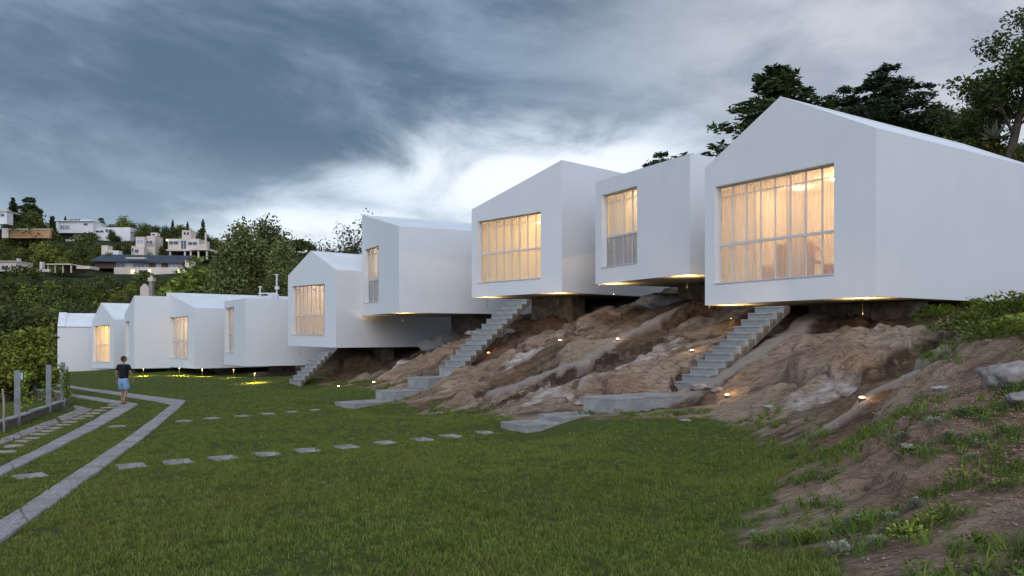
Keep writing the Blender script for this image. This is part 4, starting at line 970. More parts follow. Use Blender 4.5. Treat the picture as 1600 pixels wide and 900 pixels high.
PROTO['bushy1'] = proto_broad(1, 7, .22, .26, 40, L_BROAD, 'b', cr=1.05, nb=8, levels=2, start=.2, squash=.8)
PROTO['bushy2'] = proto_broad(2, 6, .2, .24, 44, L_DARK, 'b', cr=1.0, nb=8, levels=2, start=.15, spread=.9, squash=.75)
PROTO['bushy3'] = proto_broad(3, 6.5, .2, .25, 40, L_YEL, 'b', cr=.95, nb=9, levels=2, start=.2, squash=.85)
PROTO['round'] = proto_broad(4, 6, .2, .24, 50, L_DARK, 'b', cr=1.2, nb=7, levels=2, start=.15, spread=1.0, squash=.85)
PROTO['spruce'] = proto_conifer(5, 10, .2, 2.2, L_CON, layers=24, per=30, size=.28)
PROTO['cypress'] = proto_conifer(6, 9, .2, 1.3, L_CON, layers=24, per=40, size=.26, droop=-.5, power=.6, gappy=.1)
PROTO['cedarfar'] = proto_conifer(7, 9, .25, 4.2, L_CON, layers=11, per=30, size=.34, droop=.02, power=.55, start=.3)
n_tree = 0
def place_tree(key, px, py_top, Z, label, name='tree', sx=1.0, group=None, base_sink=.15, rz=None, cat='tree', x=None):
    global n_tree
    tr, cr, lm, h0 = PROTO[key]; X = (px - 800) / F_PX * Z if x is None else x; zg = HZg(X, Z)
    hh = CH + (HZ - py_top) / F_PX * Z - zg
    if hh < .8: return None
    k = hh / h0; o = empty(name, (X, Z, zg - base_sink), random.uniform(0, 6.28) if rz is None else rz); o.scale = (k * sx, k * sx, k)
    tag(o, label, cat, group); link('trunk', tr, M_BARK, o); link('crown', cr, lm, o); n_tree += 1
    return o
# -- trees behind the houses on the right
PROTO['conR1'] = proto_conifer(21, 9, .28, 3.7, L_CON, layers=26, per=80, size=.15, droop=-.28, power=.8, start=.1, gappy=.5)
PROTO['cedR'] = proto_conifer(22, 9, .32, 5.4, L_CON, layers=15, per=78, size=.16, droop=.0, power=.75, start=.15, gappy=.7)
PROTO['broadR'] = proto_broad(23, 8.5, .24, .13, 110, leaf_mat('hill_tree_leaves', (.035, .062, .016), (.11, .165, .045)), 'b', cr=.66, nb=8, levels=3, start=.35, spread=.8, up=.5, squash=.7, lean=-.15)
PROTO['euc'] = proto_broad(24, 13, .4, .22, 44, L_EUC, 'b', cr=1.25, nb=13, levels=3, start=.18, spread=.42, up=.7, squash=1.15, hollow=.2)
PROTO['bare'] = proto_broad(25, 11, .25, .16, 7, L_DARK, 'b', cr=.9, nb=10, levels=3, start=.2, spread=.65, up=.6, squash=.9)
PROTO['near'] = proto_broad(26, 4.2, .16, .13, 150, L_BROAD, 'b', cr=.62, nb=9, levels=3, start=.22, spread=1.0, up=.15, squash=.75)
place_tree('conR1', 1217, 98, 45, 'dark conifer rising behind the left gable slope of the largest house', 'conifer_tree', 1.65, rz=2.0)
place_tree('cedR', 1385, 95, 47, 'dark layered cedar behind the ridge of the largest house', 'cedar_tree', 1.45)
place_tree('cedR', 1462, 158, 50, 'lower dark cedar right of the layered one behind the largest house', 'cedar_tree', 1.6, rz=2.1)
place_tree('cedR', 1318, 128, 50, 'dark cedar between the tall conifer and the layered cedar', 'cedar_tree', 1.1, rz=5.1)
place_tree('cedR', 1033, 231, 52, 'flat-topped dark tree peeking over the roof of the narrow-window house', 'cedar_tree', 1.15, rz=4.0)
place_tree('broadR', 1578, 14, 40, 'tall leafy tree with open branches at the top right on the hill crest', 'leafy_tree', 1.25, rz=.6)
place_tree('broadR', 1530, 128, 43, 'small leafy tree with thin stems left of the tall leafy tree', 'leafy_tree', .9, rz=2.6)
place_tree('broadR', 1655, 60, 39, 'leafy tree cut by the right edge beside the tall leafy tree', 'leafy_tree', 1.0, rz=1.6)
for i, (px, py, Z, s_) in enumerate([(1505,176,42,1.7),(1480,168,46,1.5),(1440,168,47,1.5),(1410,165,48,1.4),(1350,172,47,1.2),(1548,205,41,1.2),(1590,218,38,1.2),(1290,180,48,1.3),(1610,210,42,1.6)]):
    place_tree('round', px, py, Z, 'dark scrubby bush on the hill crest behind the largest house', 'bush', s_, 'bushes on the hill crest', cat='bush')
# -- trees behind the middle houses
place_tree('euc', 372, 345, 72, 'broad grey-green eucalyptus behind the flat-topped house, left of its twin', 'eucalyptus_tree', 1.05, rz=.3)
place_tree('euc', 418, 338, 76, 'tallest grey-green eucalyptus left of the peach-lit gabled house', 'eucalyptus_tree', 1.1, rz=2.3)
place_tree('euc', 446, 372, 70, 'lower eucalyptus touching the left eave of the peach-lit gabled house', 'eucalyptus_tree', .9, rz=4.4)
place_tree('bushy3', 330, 400, 88, 'rounded yellow-green tree left of the eucalyptus pair', 'tree', 1.3)
place_tree('bushy3', 300, 415, 95, 'smaller yellow-green tree below the blue-roofed house', 'tree', 1.2)
place_tree('round', 350, 435, 80, 'dark shrub mass behind the roof sloping down to the right', 'bush', 1.2, cat='bush')
place_tree('round', 400, 440, 68, 'dark shrub behind the flat-topped house', 'bush', 1.3, cat='bush')
place_tree('bare', 540, 326, 74, 'sparse twiggy tree against the bright sky left of the misted-pane house', 'sparse_tree', 1.15, rz=1.0)
place_tree('bare', 508, 362, 80, 'smaller twiggy tree behind the peach-lit house ridge', 'sparse_tree', 1.2, rz=3.0)
place_tree('cedarfar', 471, 371, 95, 'small flat-topped dark cedar left of the twiggy trees', 'cedar_tree', .9)
for px, py, Z in ((500, 388, 86), (525, 385, 84), (548, 388, 82), (562, 392, 80)): place_tree('round', px, py, Z, 'dark bush under the twiggy trees behind the peach-lit house', 'bush', 1.4, 'bushes under the twiggy trees', cat='bush')
# -- near left tree
place_tree('near', 14, 504, 36, 'near bright green tree at the left edge above the fence posts', 'leafy_tree', 1.35, rz=1.2)

# far buildings' footprints in the picture, so that trees do not grow over them
KEEP = [(84, 202, 341, 372, 262), (202, 242, 360, 397, 222), (258, 330, 355, 405, 222), (140, 296, 384, 429, 192), (-5, 28, 403, 421, 170), (14, 80, 355, 369, 240), (-5, 12, 328, 342, 235), (78, 140, 411, 424, 172), (216, 242, 434, 460, 84)]
rr_ = random.Random(12); made = 0; placed = []
bands = [(74, 96, 140, 0, 0), (96, 130, 160, 0, 0), (130, 168, 160, 0, 0), (168, 215, 180, 0, 0), (215, 285, 200, 0, 0)]
for z0_, z1_, cnt, *_ in bands:
    for i in range(cnt):
        Z = rr_.uniform(z0_, z1_); px = rr_.uniform(-60, 345); X = (px - 800) / F_PX * Z; zg = HZg(X, Z)
        hgt = rr_.uniform(3.6, 8.2) * (1.0 if Z < 140 else .85)
        if any(math.hypot(X - a_[0], Z - a_[1]) < .36 * (hgt + a_[2]) for a_ in placed): continue
        placed.append((X, Z, hgt))
        top = HZ - (zg + hgt - CH) / Z * F_PX; wpx = hgt * .62 / Z * F_PX
        bad = False
        for (a, b, c, d, Zb) in KEEP:
            if Z < Zb + 4 and px + wpx > a and px - wpx < b and top < d + 1: bad = True
        if bad:
            hgt *= .5; top = HZ - (zg + hgt - CH) / Z * F_PX; wpx *= .5
            if any(Z < Zb + 4 and px + wpx > a and px - wpx < b and top < d + 1 for (a, b, c, d, Zb) in KEEP): continue
        key = rr_.choice(['bushy1', 'bushy1', 'bushy2', 'bushy2', 'round', 'bushy3'] if Z < 130 else ['bushy2', 'round', 'bushy1', 'round'])
        lb = {'bushy1': 'leafy mid-green tree in the thicket on the far hillside', 'bushy2': 'dark loose tree in the thicket on the far hillside', 'round': 'dark rounded tree in the thicket on the far hillside', 'bushy3': 'yellow-green tree in the thicket on the far hillside'}[key]
        place_tree(key, px, top, Z, lb, 'tree', 1.25, 'thicket trees on the far hillside: ' + {'bushy1': 'mid-green', 'bushy2': 'dark loose', 'round': 'dark rounded', 'bushy3': 'yellow-green'}[key], .5)
# thicket edge right behind the leftmost house
for i in range(26):
    px = rr_.uniform(-60, 150); Z = rr_.uniform(70, 80); place_tree(rr_.choice(['bushy2', 'round']), px, rr_.uniform(468, 500) - (px < 40) * 5, Z, 'dark tree in the shady thicket behind the leftmost house', 'tree', 1.2, 'dark trees behind the leftmost house')
# skyline trees
for px, py, Z, k, s_, lb in [(20,303,250,'spruce',1.2,'pointed dark conifer at the far left skyline'),(46,302,255,'cedarfar',.8,'broad dark cedar on the far left skyline'),(52,322,245,'round',1.2,'grey-green round tree below the far left cedar'),(82,333,262,'cypress',1.3,'narrow dark tree left of the long white villa'),
     (102,333,275,'spruce',.9,'little conifer tip over the long white villa'),(124,338,275,'cypress',.8,'tiny cypress tip behind the villa roof'),(158,335,275,'cedarfar',.7,'flat-topped dark cedar behind the villa'),(193,333,270,'bushy1',1.1,'bright green tree at the right end of the villa'),
     (222,340,262,'bare',1.2,'thin grey-green tree behind the cream terraced house'),(245,350,232,'spruce',1.4,'full dark conifer between the two cream blocks'),(270,338,250,'spruce',.95,'pointed spruce left of the cream tower'),(293,341,255,'spruce',.9,'pointed spruce behind the cream tower'),(317,337,252,'spruce',1.0,'tallest pointed spruce right of the cream tower'),
     (178,355,258,'round',1.3,'dark rounded tree in front of the villa'),(136,366,256,'round',1.0,'dark bush below the villa terrace'),(342,372,240,'round',1.1,'dark tree right of the cream blocks'),(232,352,250,'bushy2',1.1,'olive tree behind the left cream block')]:
    place_tree(k, px, py, Z, lb, 'conifer_tree' if k in ('spruce', 'cypress') else 'tree', s_, rz=rr_.random() * 6, base_sink=1)
# understory filling the hillside: one mass nobody could count
me_h = lawn.data
hx, hy = gx, gy
und = sstep(hy, 70, 78) * sstep(hy, 300, 280) * ((hx / np.maximum(hy, 1)) < -.2) * ((hx / np.maximum(hy, 1)) > -.75) * .012
with np.errstate(divide='ignore', invalid='ignore'):
    upx = 800 + F_PX * hx / np.maximum(hy, 1); utop = HZ - (gz + 1.7 - CH) / np.maximum(hy, 1) * F_PX
for (a, b, c, d, Zb) in KEEP: und = und * ~((upx > a - 8) & (upx < b + 8) & (hy < Zb + 5) & (utop < d))
used = np.unique(Q[qsel]); a_ = me_h.attributes.new('scrub_density', 'FLOAT', 'POINT'); a_.data.foreach_set('value', und[used].astype(np.float32))
rng_s = np.random.default_rng(77)
Vs, Qs = clumps(np.array([[0, 0, .9], [1.2, .3, .7], [-1.0, .6, .8], [.2, -1.1, .7], [-.6, -.8, 1.2]]), np.array([1.4, 1.1, 1.2, 1.1, .9]), 60, .30, rng_s)
scatter('hillside_undergrowth', lawn, 'scrub_density', npmesh('hillside_undergrowth', Vs, Qs), L_DARK, .8, 1.8, 'dense dark scrub covering the far hillside between the trees', 21)
# ------------------------------------------------------------------ far buildings
M_WHITEH = mat('far_white_render', (.78, .75, .73), .9, var=.08, scale=.3); M_CREAM = mat('far_cream_render', (.68, .57, .47), .9, var=.12, scale=.3)
M_BLUE = mat('blue_slate_roof', (.055, .068, .09), .7, var=.15, scale=.6); M_WIN = mat('far_dark_glass', (.05, .06, .08), .15, spec=.8); M_ORANGE = mat('earth_cut', (.42, .24, .12), .95, var=.25, scale=.3); M_WINL = mat('far_pale_glass', (.35, .38, .42), .2, spec=.8)
def far_house(name, label, Z, yaw=0.0):
    class FH: pass
    f = FH(); f.Z = Z; f.parts = 0; f.root = None
    f.name = name; f.label = label; f.yaw = yaw; f.org = None
    def start(px, py): f.org = Vector(PT(px, py, Z)); f.root = empty(name, f.org, yaw); tag(f.root, label, 'house'); f.px0 = px; f.py0 = py
    f.start = start
    s_ = Z / F_PX
    def bx(part, x0, x1, yt, yb, d0, d1, m, parent=None):
        a = (x0 - f.px0) * s_; b = (x1 - f.px0) * s_; zt = (f.py0 - yt) * s_; zb = (f.py0 - yb) * s_
        return MB().box(a, b, d0, d1, zb, zt).build(part, m, parent or f.root)
    def wn(x0, x1, yt, yb, m=M_WIN, d=0.0):
        o = bx('window', x0 - .6, x1 + .6, yt - .5, yb + .5, d - .06, d + .02, M_WHITEH)
        bx('pane', x0, x1, yt, yb, d - .09, d - .062, m, o)
        if x1 - x0 > 6: bx('mullion', (x0 + x1) / 2 - .25, (x0 + x1) / 2 + .25, yt, yb, d - .12, d - .092, M_WHITEH, o)
        return o
    f.bx = bx; f.wn = wn; return f
f = far_house('villa', 'long white modernist villa high on the left hillside', 262); f.start(140, 372)
f.bx('wall', 91, 145, 346, 364, 0, 9, M_WHITEH); f.bx('terrace', 98, 130, 365, 380, 1.5, 8, M_CREAM); f.bx('wall', 125, 142, 343, 346, .5, 5, M_WHITEH); f.bx('wall', 143.5, 199, 354, 376, 2, 10, M_WHITEH)
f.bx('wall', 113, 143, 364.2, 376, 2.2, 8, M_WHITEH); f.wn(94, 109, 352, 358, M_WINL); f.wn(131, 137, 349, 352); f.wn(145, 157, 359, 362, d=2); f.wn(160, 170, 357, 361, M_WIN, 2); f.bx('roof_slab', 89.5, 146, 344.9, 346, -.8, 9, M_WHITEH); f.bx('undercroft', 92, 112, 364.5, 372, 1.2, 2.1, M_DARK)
f = far_house('terraced_house', 'cream stepped block with chimney tower left of the dark conifer', 224); f.start(222, 402)
f.bx('wall', 212, 226, 370, 399, 0, 6, M_CREAM); f.bx('wall', 226.3, 240, 368, 399, 1, 6, M_CREAM); f.bx('wall', 204, 211.7, 384, 399, .5, 6, M_CREAM); f.bx('chimney', 230.5, 240.5, 362, 367.6, 2, 4, M_CREAM); f.bx('wall', 214, 230, 387, 404, -2, -.1, M_CREAM)
f.wn(214, 224, 375, 380, M_WINL); f.wn(228, 238, 376, 381); f.wn(206, 210, 388, 393); f.wn(216, 222, 391, 396, M_WIN, -2); f.wn(232, 238, 364, 366.5, M_WIN, 2)
f = far_house('terraced_house', 'cream flat-roofed block with tower, terrace and columns right of the dark conifer', 224); f.start(290, 400)
f.bx('wall', 262.5, 311, 373, 390, 0, 8, M_CREAM); f.bx('tower', 282, 296, 359, 372.7, 1, 4.5, M_CREAM); f.bx('tower_post', 294.5, 296.5, 356.5, 358.8, 1, 1.5, M_CREAM); f.bx('terrace', 305, 328, 388.5, 392, -2, 6, M_CREAM); f.bx('terrace', 264, 303, 390.3, 393, -1.8, 6, M_CREAM)
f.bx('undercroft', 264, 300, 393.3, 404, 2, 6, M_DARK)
for x in (268, 291, 300, 312, 325): f.bx('column', x, x + 2.2, 392.2, 406, -1.5, -1, M_CREAM)
f.bx('wall', 322, 324.5, 364, 388.3, -1, -.5, M_CREAM); f.bx('parapet', 311.5, 327, 383, 388.2, -1.9, -1.6, M_CREAM)
f.wn(264, 279, 377, 382); f.wn(294, 308, 378, 383); f.wn(283, 291, 376, 389); f.wn(285, 288, 362, 366, M_DARK, 1); f.wn(290, 293, 362, 366, M_DARK, 1)
sp = emis('far_lamp', (1, .7, .3), 3.0); f.bx('wall_lamp', 260.3, 262.3, 374, 376.5, -.3, -.1, sp)
f = far_house('blue_roofed_house', 'low wide house with long dark blue roof and lit terrace on the hillside', 192); f.start(216, 430)
s_ = 192 / F_PX
V = [((143 - 216) * s_, -1.0, (430 - 407.5) * s_), ((288 - 216) * s_, -1.0, (430 - 411) * s_), ((288 - 216) * s_, 4.5, (430 - 396.5) * s_), ((146 - 216) * s_, 4.5, (430 - 394.5) * s_)]
MB().prism([Vector(v) - Vector((0, 0, .2)) for v in V], V).build('roof', M_BLUE, f.root)
f.bx('wall', 146, 288, 405.5, 419, .4, 5, mat('far_brown_wall', (.16, .10, .07), .9)); f.bx('terrace_wall', 183, 296, 418.6, 430, -1.5, .3, M_CREAM); f.bx('canopy', 204, 233, 403.6, 405.8, -2.4, -1.1, M_CREAM)
f.bx('chimney', 142.8, 153, 380, 398, 4.7, 7, M_CREAM); f.bx('wall', 151.5, 169, 388, 396, 5, 7, M_WHITEH); f.bx('wall', 289, 295, 407, 419, 0, 4, M_CREAM)
for a, b, m_ in ((181, 193, M_WIN), (195, 206, M_WINL), (208, 219, M_WIN), (220, 231, M_WIN), (243, 250, M_WINL), (263, 272, M_WINL), (273, 283, M_WINL)): f.wn(a, b, 410.5, 417, m_, .4)
f.wn(222, 235, 423, 429, M_DARK, -1.5); f.wn(209.5, 215, 422.5, 428, M_FARLIT, -1.5); f.wn(237, 240, 421.5, 427.5, M_FARLIT, -1.5); f.wn(282, 284, 422.5, 427, M_FARLIT, -1.5)
f = far_house('hillside_house', 'pale low house with chimney at the far left edge below the cut slope', 170); f.start(12, 425)
f.bx('wall', -6, 25, 409, 424, 0, 6, M_CREAM); f.bx('chimney', 21.5, 24, 403, 408.7, 1, 2, M_CREAM); f.bx('roof', -7, 26, 407.6, 408.8, -.4, 6, M_CREAM); f.wn(3, 13, 415, 421)
f = far_house('hillside_house', 'small house cut by the left edge at the skyline', 235); f.start(4, 342)
f.bx('wall', -6, 10.5, 331, 350, 0, 3, M_WHITEH); f.bx('roof', -7, 12, 329.5, 330.8, -.4, 6, M_CREAM); f.wn(1, 7, 334, 338)
MB().tube([(-1, 3, 2.1), (-1, 3, 3.6)], .5, 6).build('chimney', M_CREAM, f.root)
f = far_house('retaining_wall', 'orange earth retaining wall high on the left hillside', 240); f.start(46, 370); f.root['category'] = 'wall'
f.bx('wall', 15, 78, 359, 372, 0, 1, M_ORANGE); f.bx('coping', 14, 79, 357.5, 358.8, -.2, 1.2, M_CREAM); f.bx('end_pier', 4, 14, 356.5, 372, -.3, 1.2, M_CREAM)
f = far_house('pavilion', 'low open pavilion with posts left of the blue-roofed house', 172); f.start(110, 426); f.root['category'] = 'pavilion'
f.bx('roof', 80, 118, 413.2, 414.8, -2, 4, M_CREAM); f.bx('wall', 119, 140, 415.5, 420, 0, 4, M_CREAM); f.bx('wall', 88, 116, 415, 425, 3, 4, mat('far_brown_wall'))
for x in (81, 92, 104, 116.5): f.bx('post', x, x + 1.2, 415, 427, -1.6, -1.3, M_CREAM)
f.bx('terrace', 62, 66, 409, 424, 0, 1, M_CREAM); f.bx('low_wall', 45, 88, 439 - 17, 443 - 17, -2.6, -2.1, M_CREAM)
f = far_house('cottage', 'tiny pale gabled cottage wall above the thicket beside a stone chimney', 84); f.start(226, 464)
s_ = 84 / F_PX; P_ = [((219 - 226) * s_, (464 - 449) * s_), ((225 - 226) * s_, (464 - 443) * s_), ((233 - 226) * s_, (464 - 452) * s_), ((233 - 226) * s_, -1.0), ((219 - 226) * s_, -1.0)]
MB().prism([(x, 0, z) for x, z in P_], [(x, .5, z) for x, z in P_]).build('wall', M_CREAM, f.root)
f = far_house('stone_chimney', 'square stone chimney with pale cap above the white roofs at left', 80); f.start(235, 464); f.root['category'] = 'chimney'
f.bx('shaft', 232.5, 238, 440, 485, 0, .5, M_STONE); f.bx('cap', 231.5, 239, 433.5, 439.6, -.06, .6, M_CREAM); f.bx('cowl', 234, 236.5, 430.5, 433.2, .1, .4, M_CREAM)
# pipe frame behind the flat-topped house
pf = empty('pipe_frame', PT(445, 466, 61)); tag(pf, 'white pipe frame with two posts behind the flat-topped house', 'pipe frame'); s_ = 61 / F_PX
MB().tube([((432 - 445) * s_ * -1 * -1, 0, -3), ((406.5 + 0 - 445 + 0) * 0 + (406.5 - 445) * s_, 0, -3)], .01, 4) if False else None
for x, yt in ((406.5, 449), (432.5, 430)):
    MB().tube([((x - 445) * s_, 0, -4.5), ((x - 445) * s_, 0, (466 - yt) * s_)], .055, 8).build('post', M_FRAME, pf); MB().box((x - 445) * s_ - .12, (x - 445) * s_ + .12, -.08, .08, (466 - yt) * s_, (466 - yt) * s_ + .07).build('cap', M_FRAME, pf)
MB().tube([((404 - 445) * s_, 0, (466 - 458.5) * s_), ((433 - 445) * s_, 0, (466 - 458.5) * s_)], .05, 8).build('rail', M_FRAME, pf)
MB().box((430 - 445) * s_, (436 - 445) * s_, -.12, .12, (466 - 452) * s_, (466 - 448) * s_).build('junction_box', M_FRAME, pf)

# ------------------------------------------------------------------ fence at the left
M_POST = mat('grey_concrete_post', (.27, .27, .27), .9, var=.2, scale=3, bump=.5)
def post(px, yt, yb, Z, w_, label):
    c = Vector(PT(px, yb, Z)); o = empty('fence_post', c, R(35)); tag(o, label, 'post', 'concrete fence posts'); hgt = (yb - yt) / F_PX * Z
    MB().box(-w_ / 2, w_ / 2, -w_ / 2, w_ / 2, -.3, hgt).build('shaft', M_POST, o, bevel=.012)
    for k in range(3): MB().tube([(0, -w_ / 2 - .004, hgt * (.3 + .25 * k)), (0, -w_ / 2 + .02, hgt * (.3 + .25 * k))], .012, 6).build('hole', M_DARK, o)
    return o
corner = frame_G(107, 634); nearw = frame_G(-40, 688); farw = frame_G(-60, 598)
def low_wall(a, b, hgt, th, label, name='low_wall'):
    d = (b - a); ln = math.hypot(d.x, d.y); o = empty(name, (a.x, a.y, 0), math.atan2(d.y, d.x)); tag(o, label, 'wall', 'low garden walls')
    n = max(2, int(ln / 1.0)); 
    for i in range(n):
        x0, x1 = ln * i / n, ln * (i + 1) / n - .004; wp = [a.lerp(b, i / n), a.lerp(b, (i + 1) / n)]; za, zb_ = (HZg(p.x, p.y) for p in wp)
        MB().prism([(x0, 0, za - .4), (x1, 0, zb_ - .4), (x1, th, zb_ - .4), (x0, th, za - .4)], [(x0, 0, za + hgt - .05), (x1, 0, zb_ + hgt - .05), (x1, th, zb_ + hgt - .05), (x0, th, za + hgt - .05)]).build('block', M_CONCD, o)
        MB().prism([(x0, -.02, za + hgt - .048), (x1, -.02, zb_ + hgt - .048), (x1, th + .02, zb_ + hgt - .048), (x0, th + .02, za + hgt - .048)], [(x0, -.02, za + hgt), (x1, -.02, zb_ + hgt), (x1, th + .02, zb_ + hgt), (x0, th + .02, za + hgt)]).build('coping', M_CONC, o)
low_wall(nearw, corner, .26, .16, 'low grey wall in front of the fence posts, running to its corner'); low_wall(corner + Vector((0, .18, 0)), farw, .5, .16, 'low wall running back from the corner behind the posts')
def postw(px, yt, t, label, wall=(nearw, corner)):
    """post standing on a wall line"""
    a, b = wall; r_ = (px - 800) / F_PX; d = b - a; s_ = (r_ * a.y - a.x) / (d.x - r_ * d.y); c = a + d * s_; z = HZg(c.x, c.y) + t
    yb = HZ - (z - CH) / c.y * F_PX; return post(px, yt, yb, c.y + .08, .145 if px < 60 else .15, label)
p1 = postw(27, 579, .24, 'nearest concrete fence post with a small pale box on it'); postw(76, 570, .24, 'concrete fence post between the nearest post and the corner'); postw(98, 566, .24, 'concrete fence post at the wall corner beside the leafy sapling')
postw(54, 564, .46, 'tall concrete fence post standing on the wall running back', (corner + Vector((0, .18, 0)), farw))
MB().box(.075, .13, -.1, .02, 1.05, 1.24).build('meter_box', mat('pale_blue_plastic', (.45, .58, .62), .5), p1, bevel=.01)
c = frame_G(6, 676); st = empty('stake', c); tag(st, 'thin pale wooden stake leaning at the left edge', 'stake'); MB().tube([(0, 0, -.1), (.0, 0, .8), (-.03, 0, (672 - 606) / F_PX * c.y)], [.028, .026, .022], 7).build('rod', mat('pale_wood', (.36, .30, .24), .9), st)
MB().tube([(-.03, 0, (672 - 606) / F_PX * c.y), (-.03, 0, (672 - 605) / F_PX * c.y + .02)], [.03, .012], 7).build('tip', MATS['pale_wood'], st)
def sapling(px, py, yt, label, seed, lean):
    c = frame_G(px, py); hgt = (py - yt) / F_PX * c.y; rng = np.random.default_rng(seed); o = empty('sapling', c); tag(o, label, 'sapling')
    MB().tube([(0, 0, -.1), (lean * .5, 0, hgt * .5), (lean, 0, hgt * .95)], [.03, .022, .008], 7).build('trunk', M_BARK, o)
    cs = np.array([[lean * f + rng.normal() * .06, rng.normal() * .06, hgt * f] for f in np.linspace(.4, .95, 7)]); V_, Q_ = clumps(cs, np.full(7, .17), 1500, .075, rng, 1.2)
    link('crown', npmesh('crown', V_, Q_), L_YEL, o)
sapling(106, 645, 575, 'leafy sapling at the wall corner tied to a stake', 3, -.1); sapling(43, 658, 585, 'thin sapling beside the nearest fence post', 4, -.12); sapling(75, 640, 598, 'small leafy sapling at the middle fence post', 6, -.05)
c = frame_G(105, 644); st = empty('stake', c); tag(st, 'pale stake propping the leafy corner sapling', 'stake'); MB().tube([(.05, 0, -.1), (-.08, 0, .95)], .022, 7).build('rod', MATS['pale_wood'], st); MB().tube([(-.09, -.03, .7), (-.02, .03, .7)], .012, 6).build('tie', M_DARK, st)

# ------------------------------------------------------------------ rocks on the slope
def boulder(px, py, Z, sx, sy, sz, label, seed, rz=0, mt=None, name='boulder', sink=.3):
    bm = bmesh.new(); bmesh.ops.create_icosphere(bm, subdivisions=4, radius=1); r = np.random.default_rng(seed)
    co = np.array([v.co[:] for v in bm.verts])
    pl = rnd_unit(14, r); 
    for n_ in pl:
        lim = r.uniform(.55, .85); d = co @ n_; over = np.maximum(d - lim, 0); co -= over[:, None] * n_ * .92
    nz = fbm(co[:, 0] * 3 + co[:, 2] * 2 + seed, co[:, 1] * 3 - co[:, 2] * 2, 4, seed); co *= (1 + (nz - .5) * .45)[:, None]
    for v, c_ in zip(bm.verts, co): v.co = (c_[0] * sx, c_[1] * sy, c_[2] * sz)
    me = bpy.data.meshes.new(name); bm.to_mesh(me); bm.free(); me.polygons.foreach_set('use_smooth', [True] * len(me.polygons))
    p = frame_G(px, py) if Z is None else Vector(PT(px, py, Z)); zg = HZg(p.x, p.y)
    o = link(name, me, mt or M_BOULDER); o.location = (p.x, p.y, zg + sz * (1 - 2 * sink) * .5); o.rotation_euler = (0, 0, rz); tag(o, label, 'rock')
boulder(1578, 598, None, .36, .32, .24, 'pale angular boulder at the right edge of the bank', 3, .4)
boulder(1600, 630, None, .26, .2, .09, 'low pale rock just below the angular boulder', 4, .2)
boulder(1050, 466, 33, 1.7, 1.1, .5, 'grey slab of rock wedged under the narrow-window house', 6, .5, mat('grey_rock', (.24, .235, .23), .95, var=.3, scale=1.5, bump=1, bscale=8))
boulder(725, 528, 44, 3.2, 1.1, .85, 'dark grey rock outcrop below the misted-pane house', 8, .75, MATS['grey_rock'], sink=.35)
boulder(780, 545, 36, 1.6, .8, .35, 'brown rock ledge right of the middle stair', 9, .6, M_STONE)
boulder(1570, 478, 22, .8, .5, .22, 'flat pale rock at the far end of the largest house', 11, .6)
for i, (px, py, s_) in enumerate([(1093,617,.22),(1120,612,.16),(905,632,.13),(1070,660,.1),(893,628,.08),(1470,610,.12),(1200,640,.1),(1420,700,.08)]):
    boulder(px, py, None, s_ * 1.3, s_, s_ * .5, ['jagged chunk of rubble at the foot of the nearest stair', 'smaller rubble chunk right of the nearest stair foot', 'little rock left of the middle landing', 'small stone at the lawn edge', 'tiny white stone beside the landing', 'small rock on the pale seam', 'small rock on bare soil below the lamp', 'small rock on the mound'][i], 30 + i, i, name='rock')
# bent root/hose near (1410,655)
p = frame_G(1408, 668); o = empty('bent_stick', p); tag(o, 'bent pale stick poking out of the weeds on the mound', 'stick'); MB().tube([(0, 0, -.05), (0, 0, .09), (.03, 0, .11), (.22, .03, .08)], [.008, .009, .009, .006], 6).build('rod', MATS['pale_wood'], o); MB().tube([(.22, .03, .08), (.25, .04, .075)], [.006, .003], 6).build('tip', MATS['pale_wood'], o)
# agave on the crest
def agave(px, py, Z, s_, label, seed):
    X, Y, _ = PT(px, py, Z); r = random.Random(seed); o = empty('agave', (X, Y, CH + (HZ - py) / F_PX * Z)); tag(o, label, 'plant')
    for i in range(16):
        a = i * 2.4; e = r.uniform(.2, 1.2); L_ = s_ * r.uniform(.8, 1.1); d = Vector((math.cos(a) * math.cos(e), math.sin(a) * math.cos(e), math.sin(e))); sd2 = Vector((-math.sin(a), math.cos(a), 0)) * .07 * s_; u = Vector((0, 0, .02 * s_))
        V = [Vector() - sd2 * .6, Vector() + sd2 * .6, d * L_ * .5 + sd2, d * L_, d * L_ * .5 - sd2, d * L_ * .5 - u * 2]
        link('leaf', pymesh('leaf', V, [(0, 1, 2, 5), (1, 0, 5), (5, 2, 3), (5, 3, 4), (0, 5, 4)]), L_SIL, o)
agave(1555, 218, 40, 1.3, 'spiky blue-grey agave on the hill crest behind the largest house', 1)
# plants on the bank
PL = {}
def bank_plant(px, py, h, rad, mt, key, label, group, name='plant', leaf=.05, n=160):
    if key not in PL: PL[key] = leafy_mesh('foliage', n, rad, h, leaf, len(PL) + 40)
    p = frame_G(px, py); o = empty(name, (p.x, p.y, p.z - .01), random.uniform(0, 6)); k = random.uniform(.8, 1.25); o.scale = (k, k, k)
    tag(o, label, 'plant', group); link('foliage', PL[key], mt, o)
    MB().tube([(0, 0, -.03), (0, 0, h * .5)], .006, 5).build('stem', M_BARK, o)
for px, py in [(1335,823),(1395,812),(1430,795),(1500,650),(1485,690),(1460,668),(1410,690),(1530,700),(1310,868),(1180,842),(1440,640),(1370,850),(1520,720)]: bank_plant(px, py, .08, .075, L_SIL, 'sil', 'small silvery plant growing on the gravel mound', 'silvery plants on the mound', leaf=.03, n=130)
for px, py, in [(1445,830),(1420,850),(1475,812),(1400,835),(1560,770),(1505,760)]: bank_plant(px, py, .16, .14, L_YEL, 'yg', 'bright green leafy weed growing on the gravel mound', 'leafy weeds on the mound', leaf=.035, n=170)
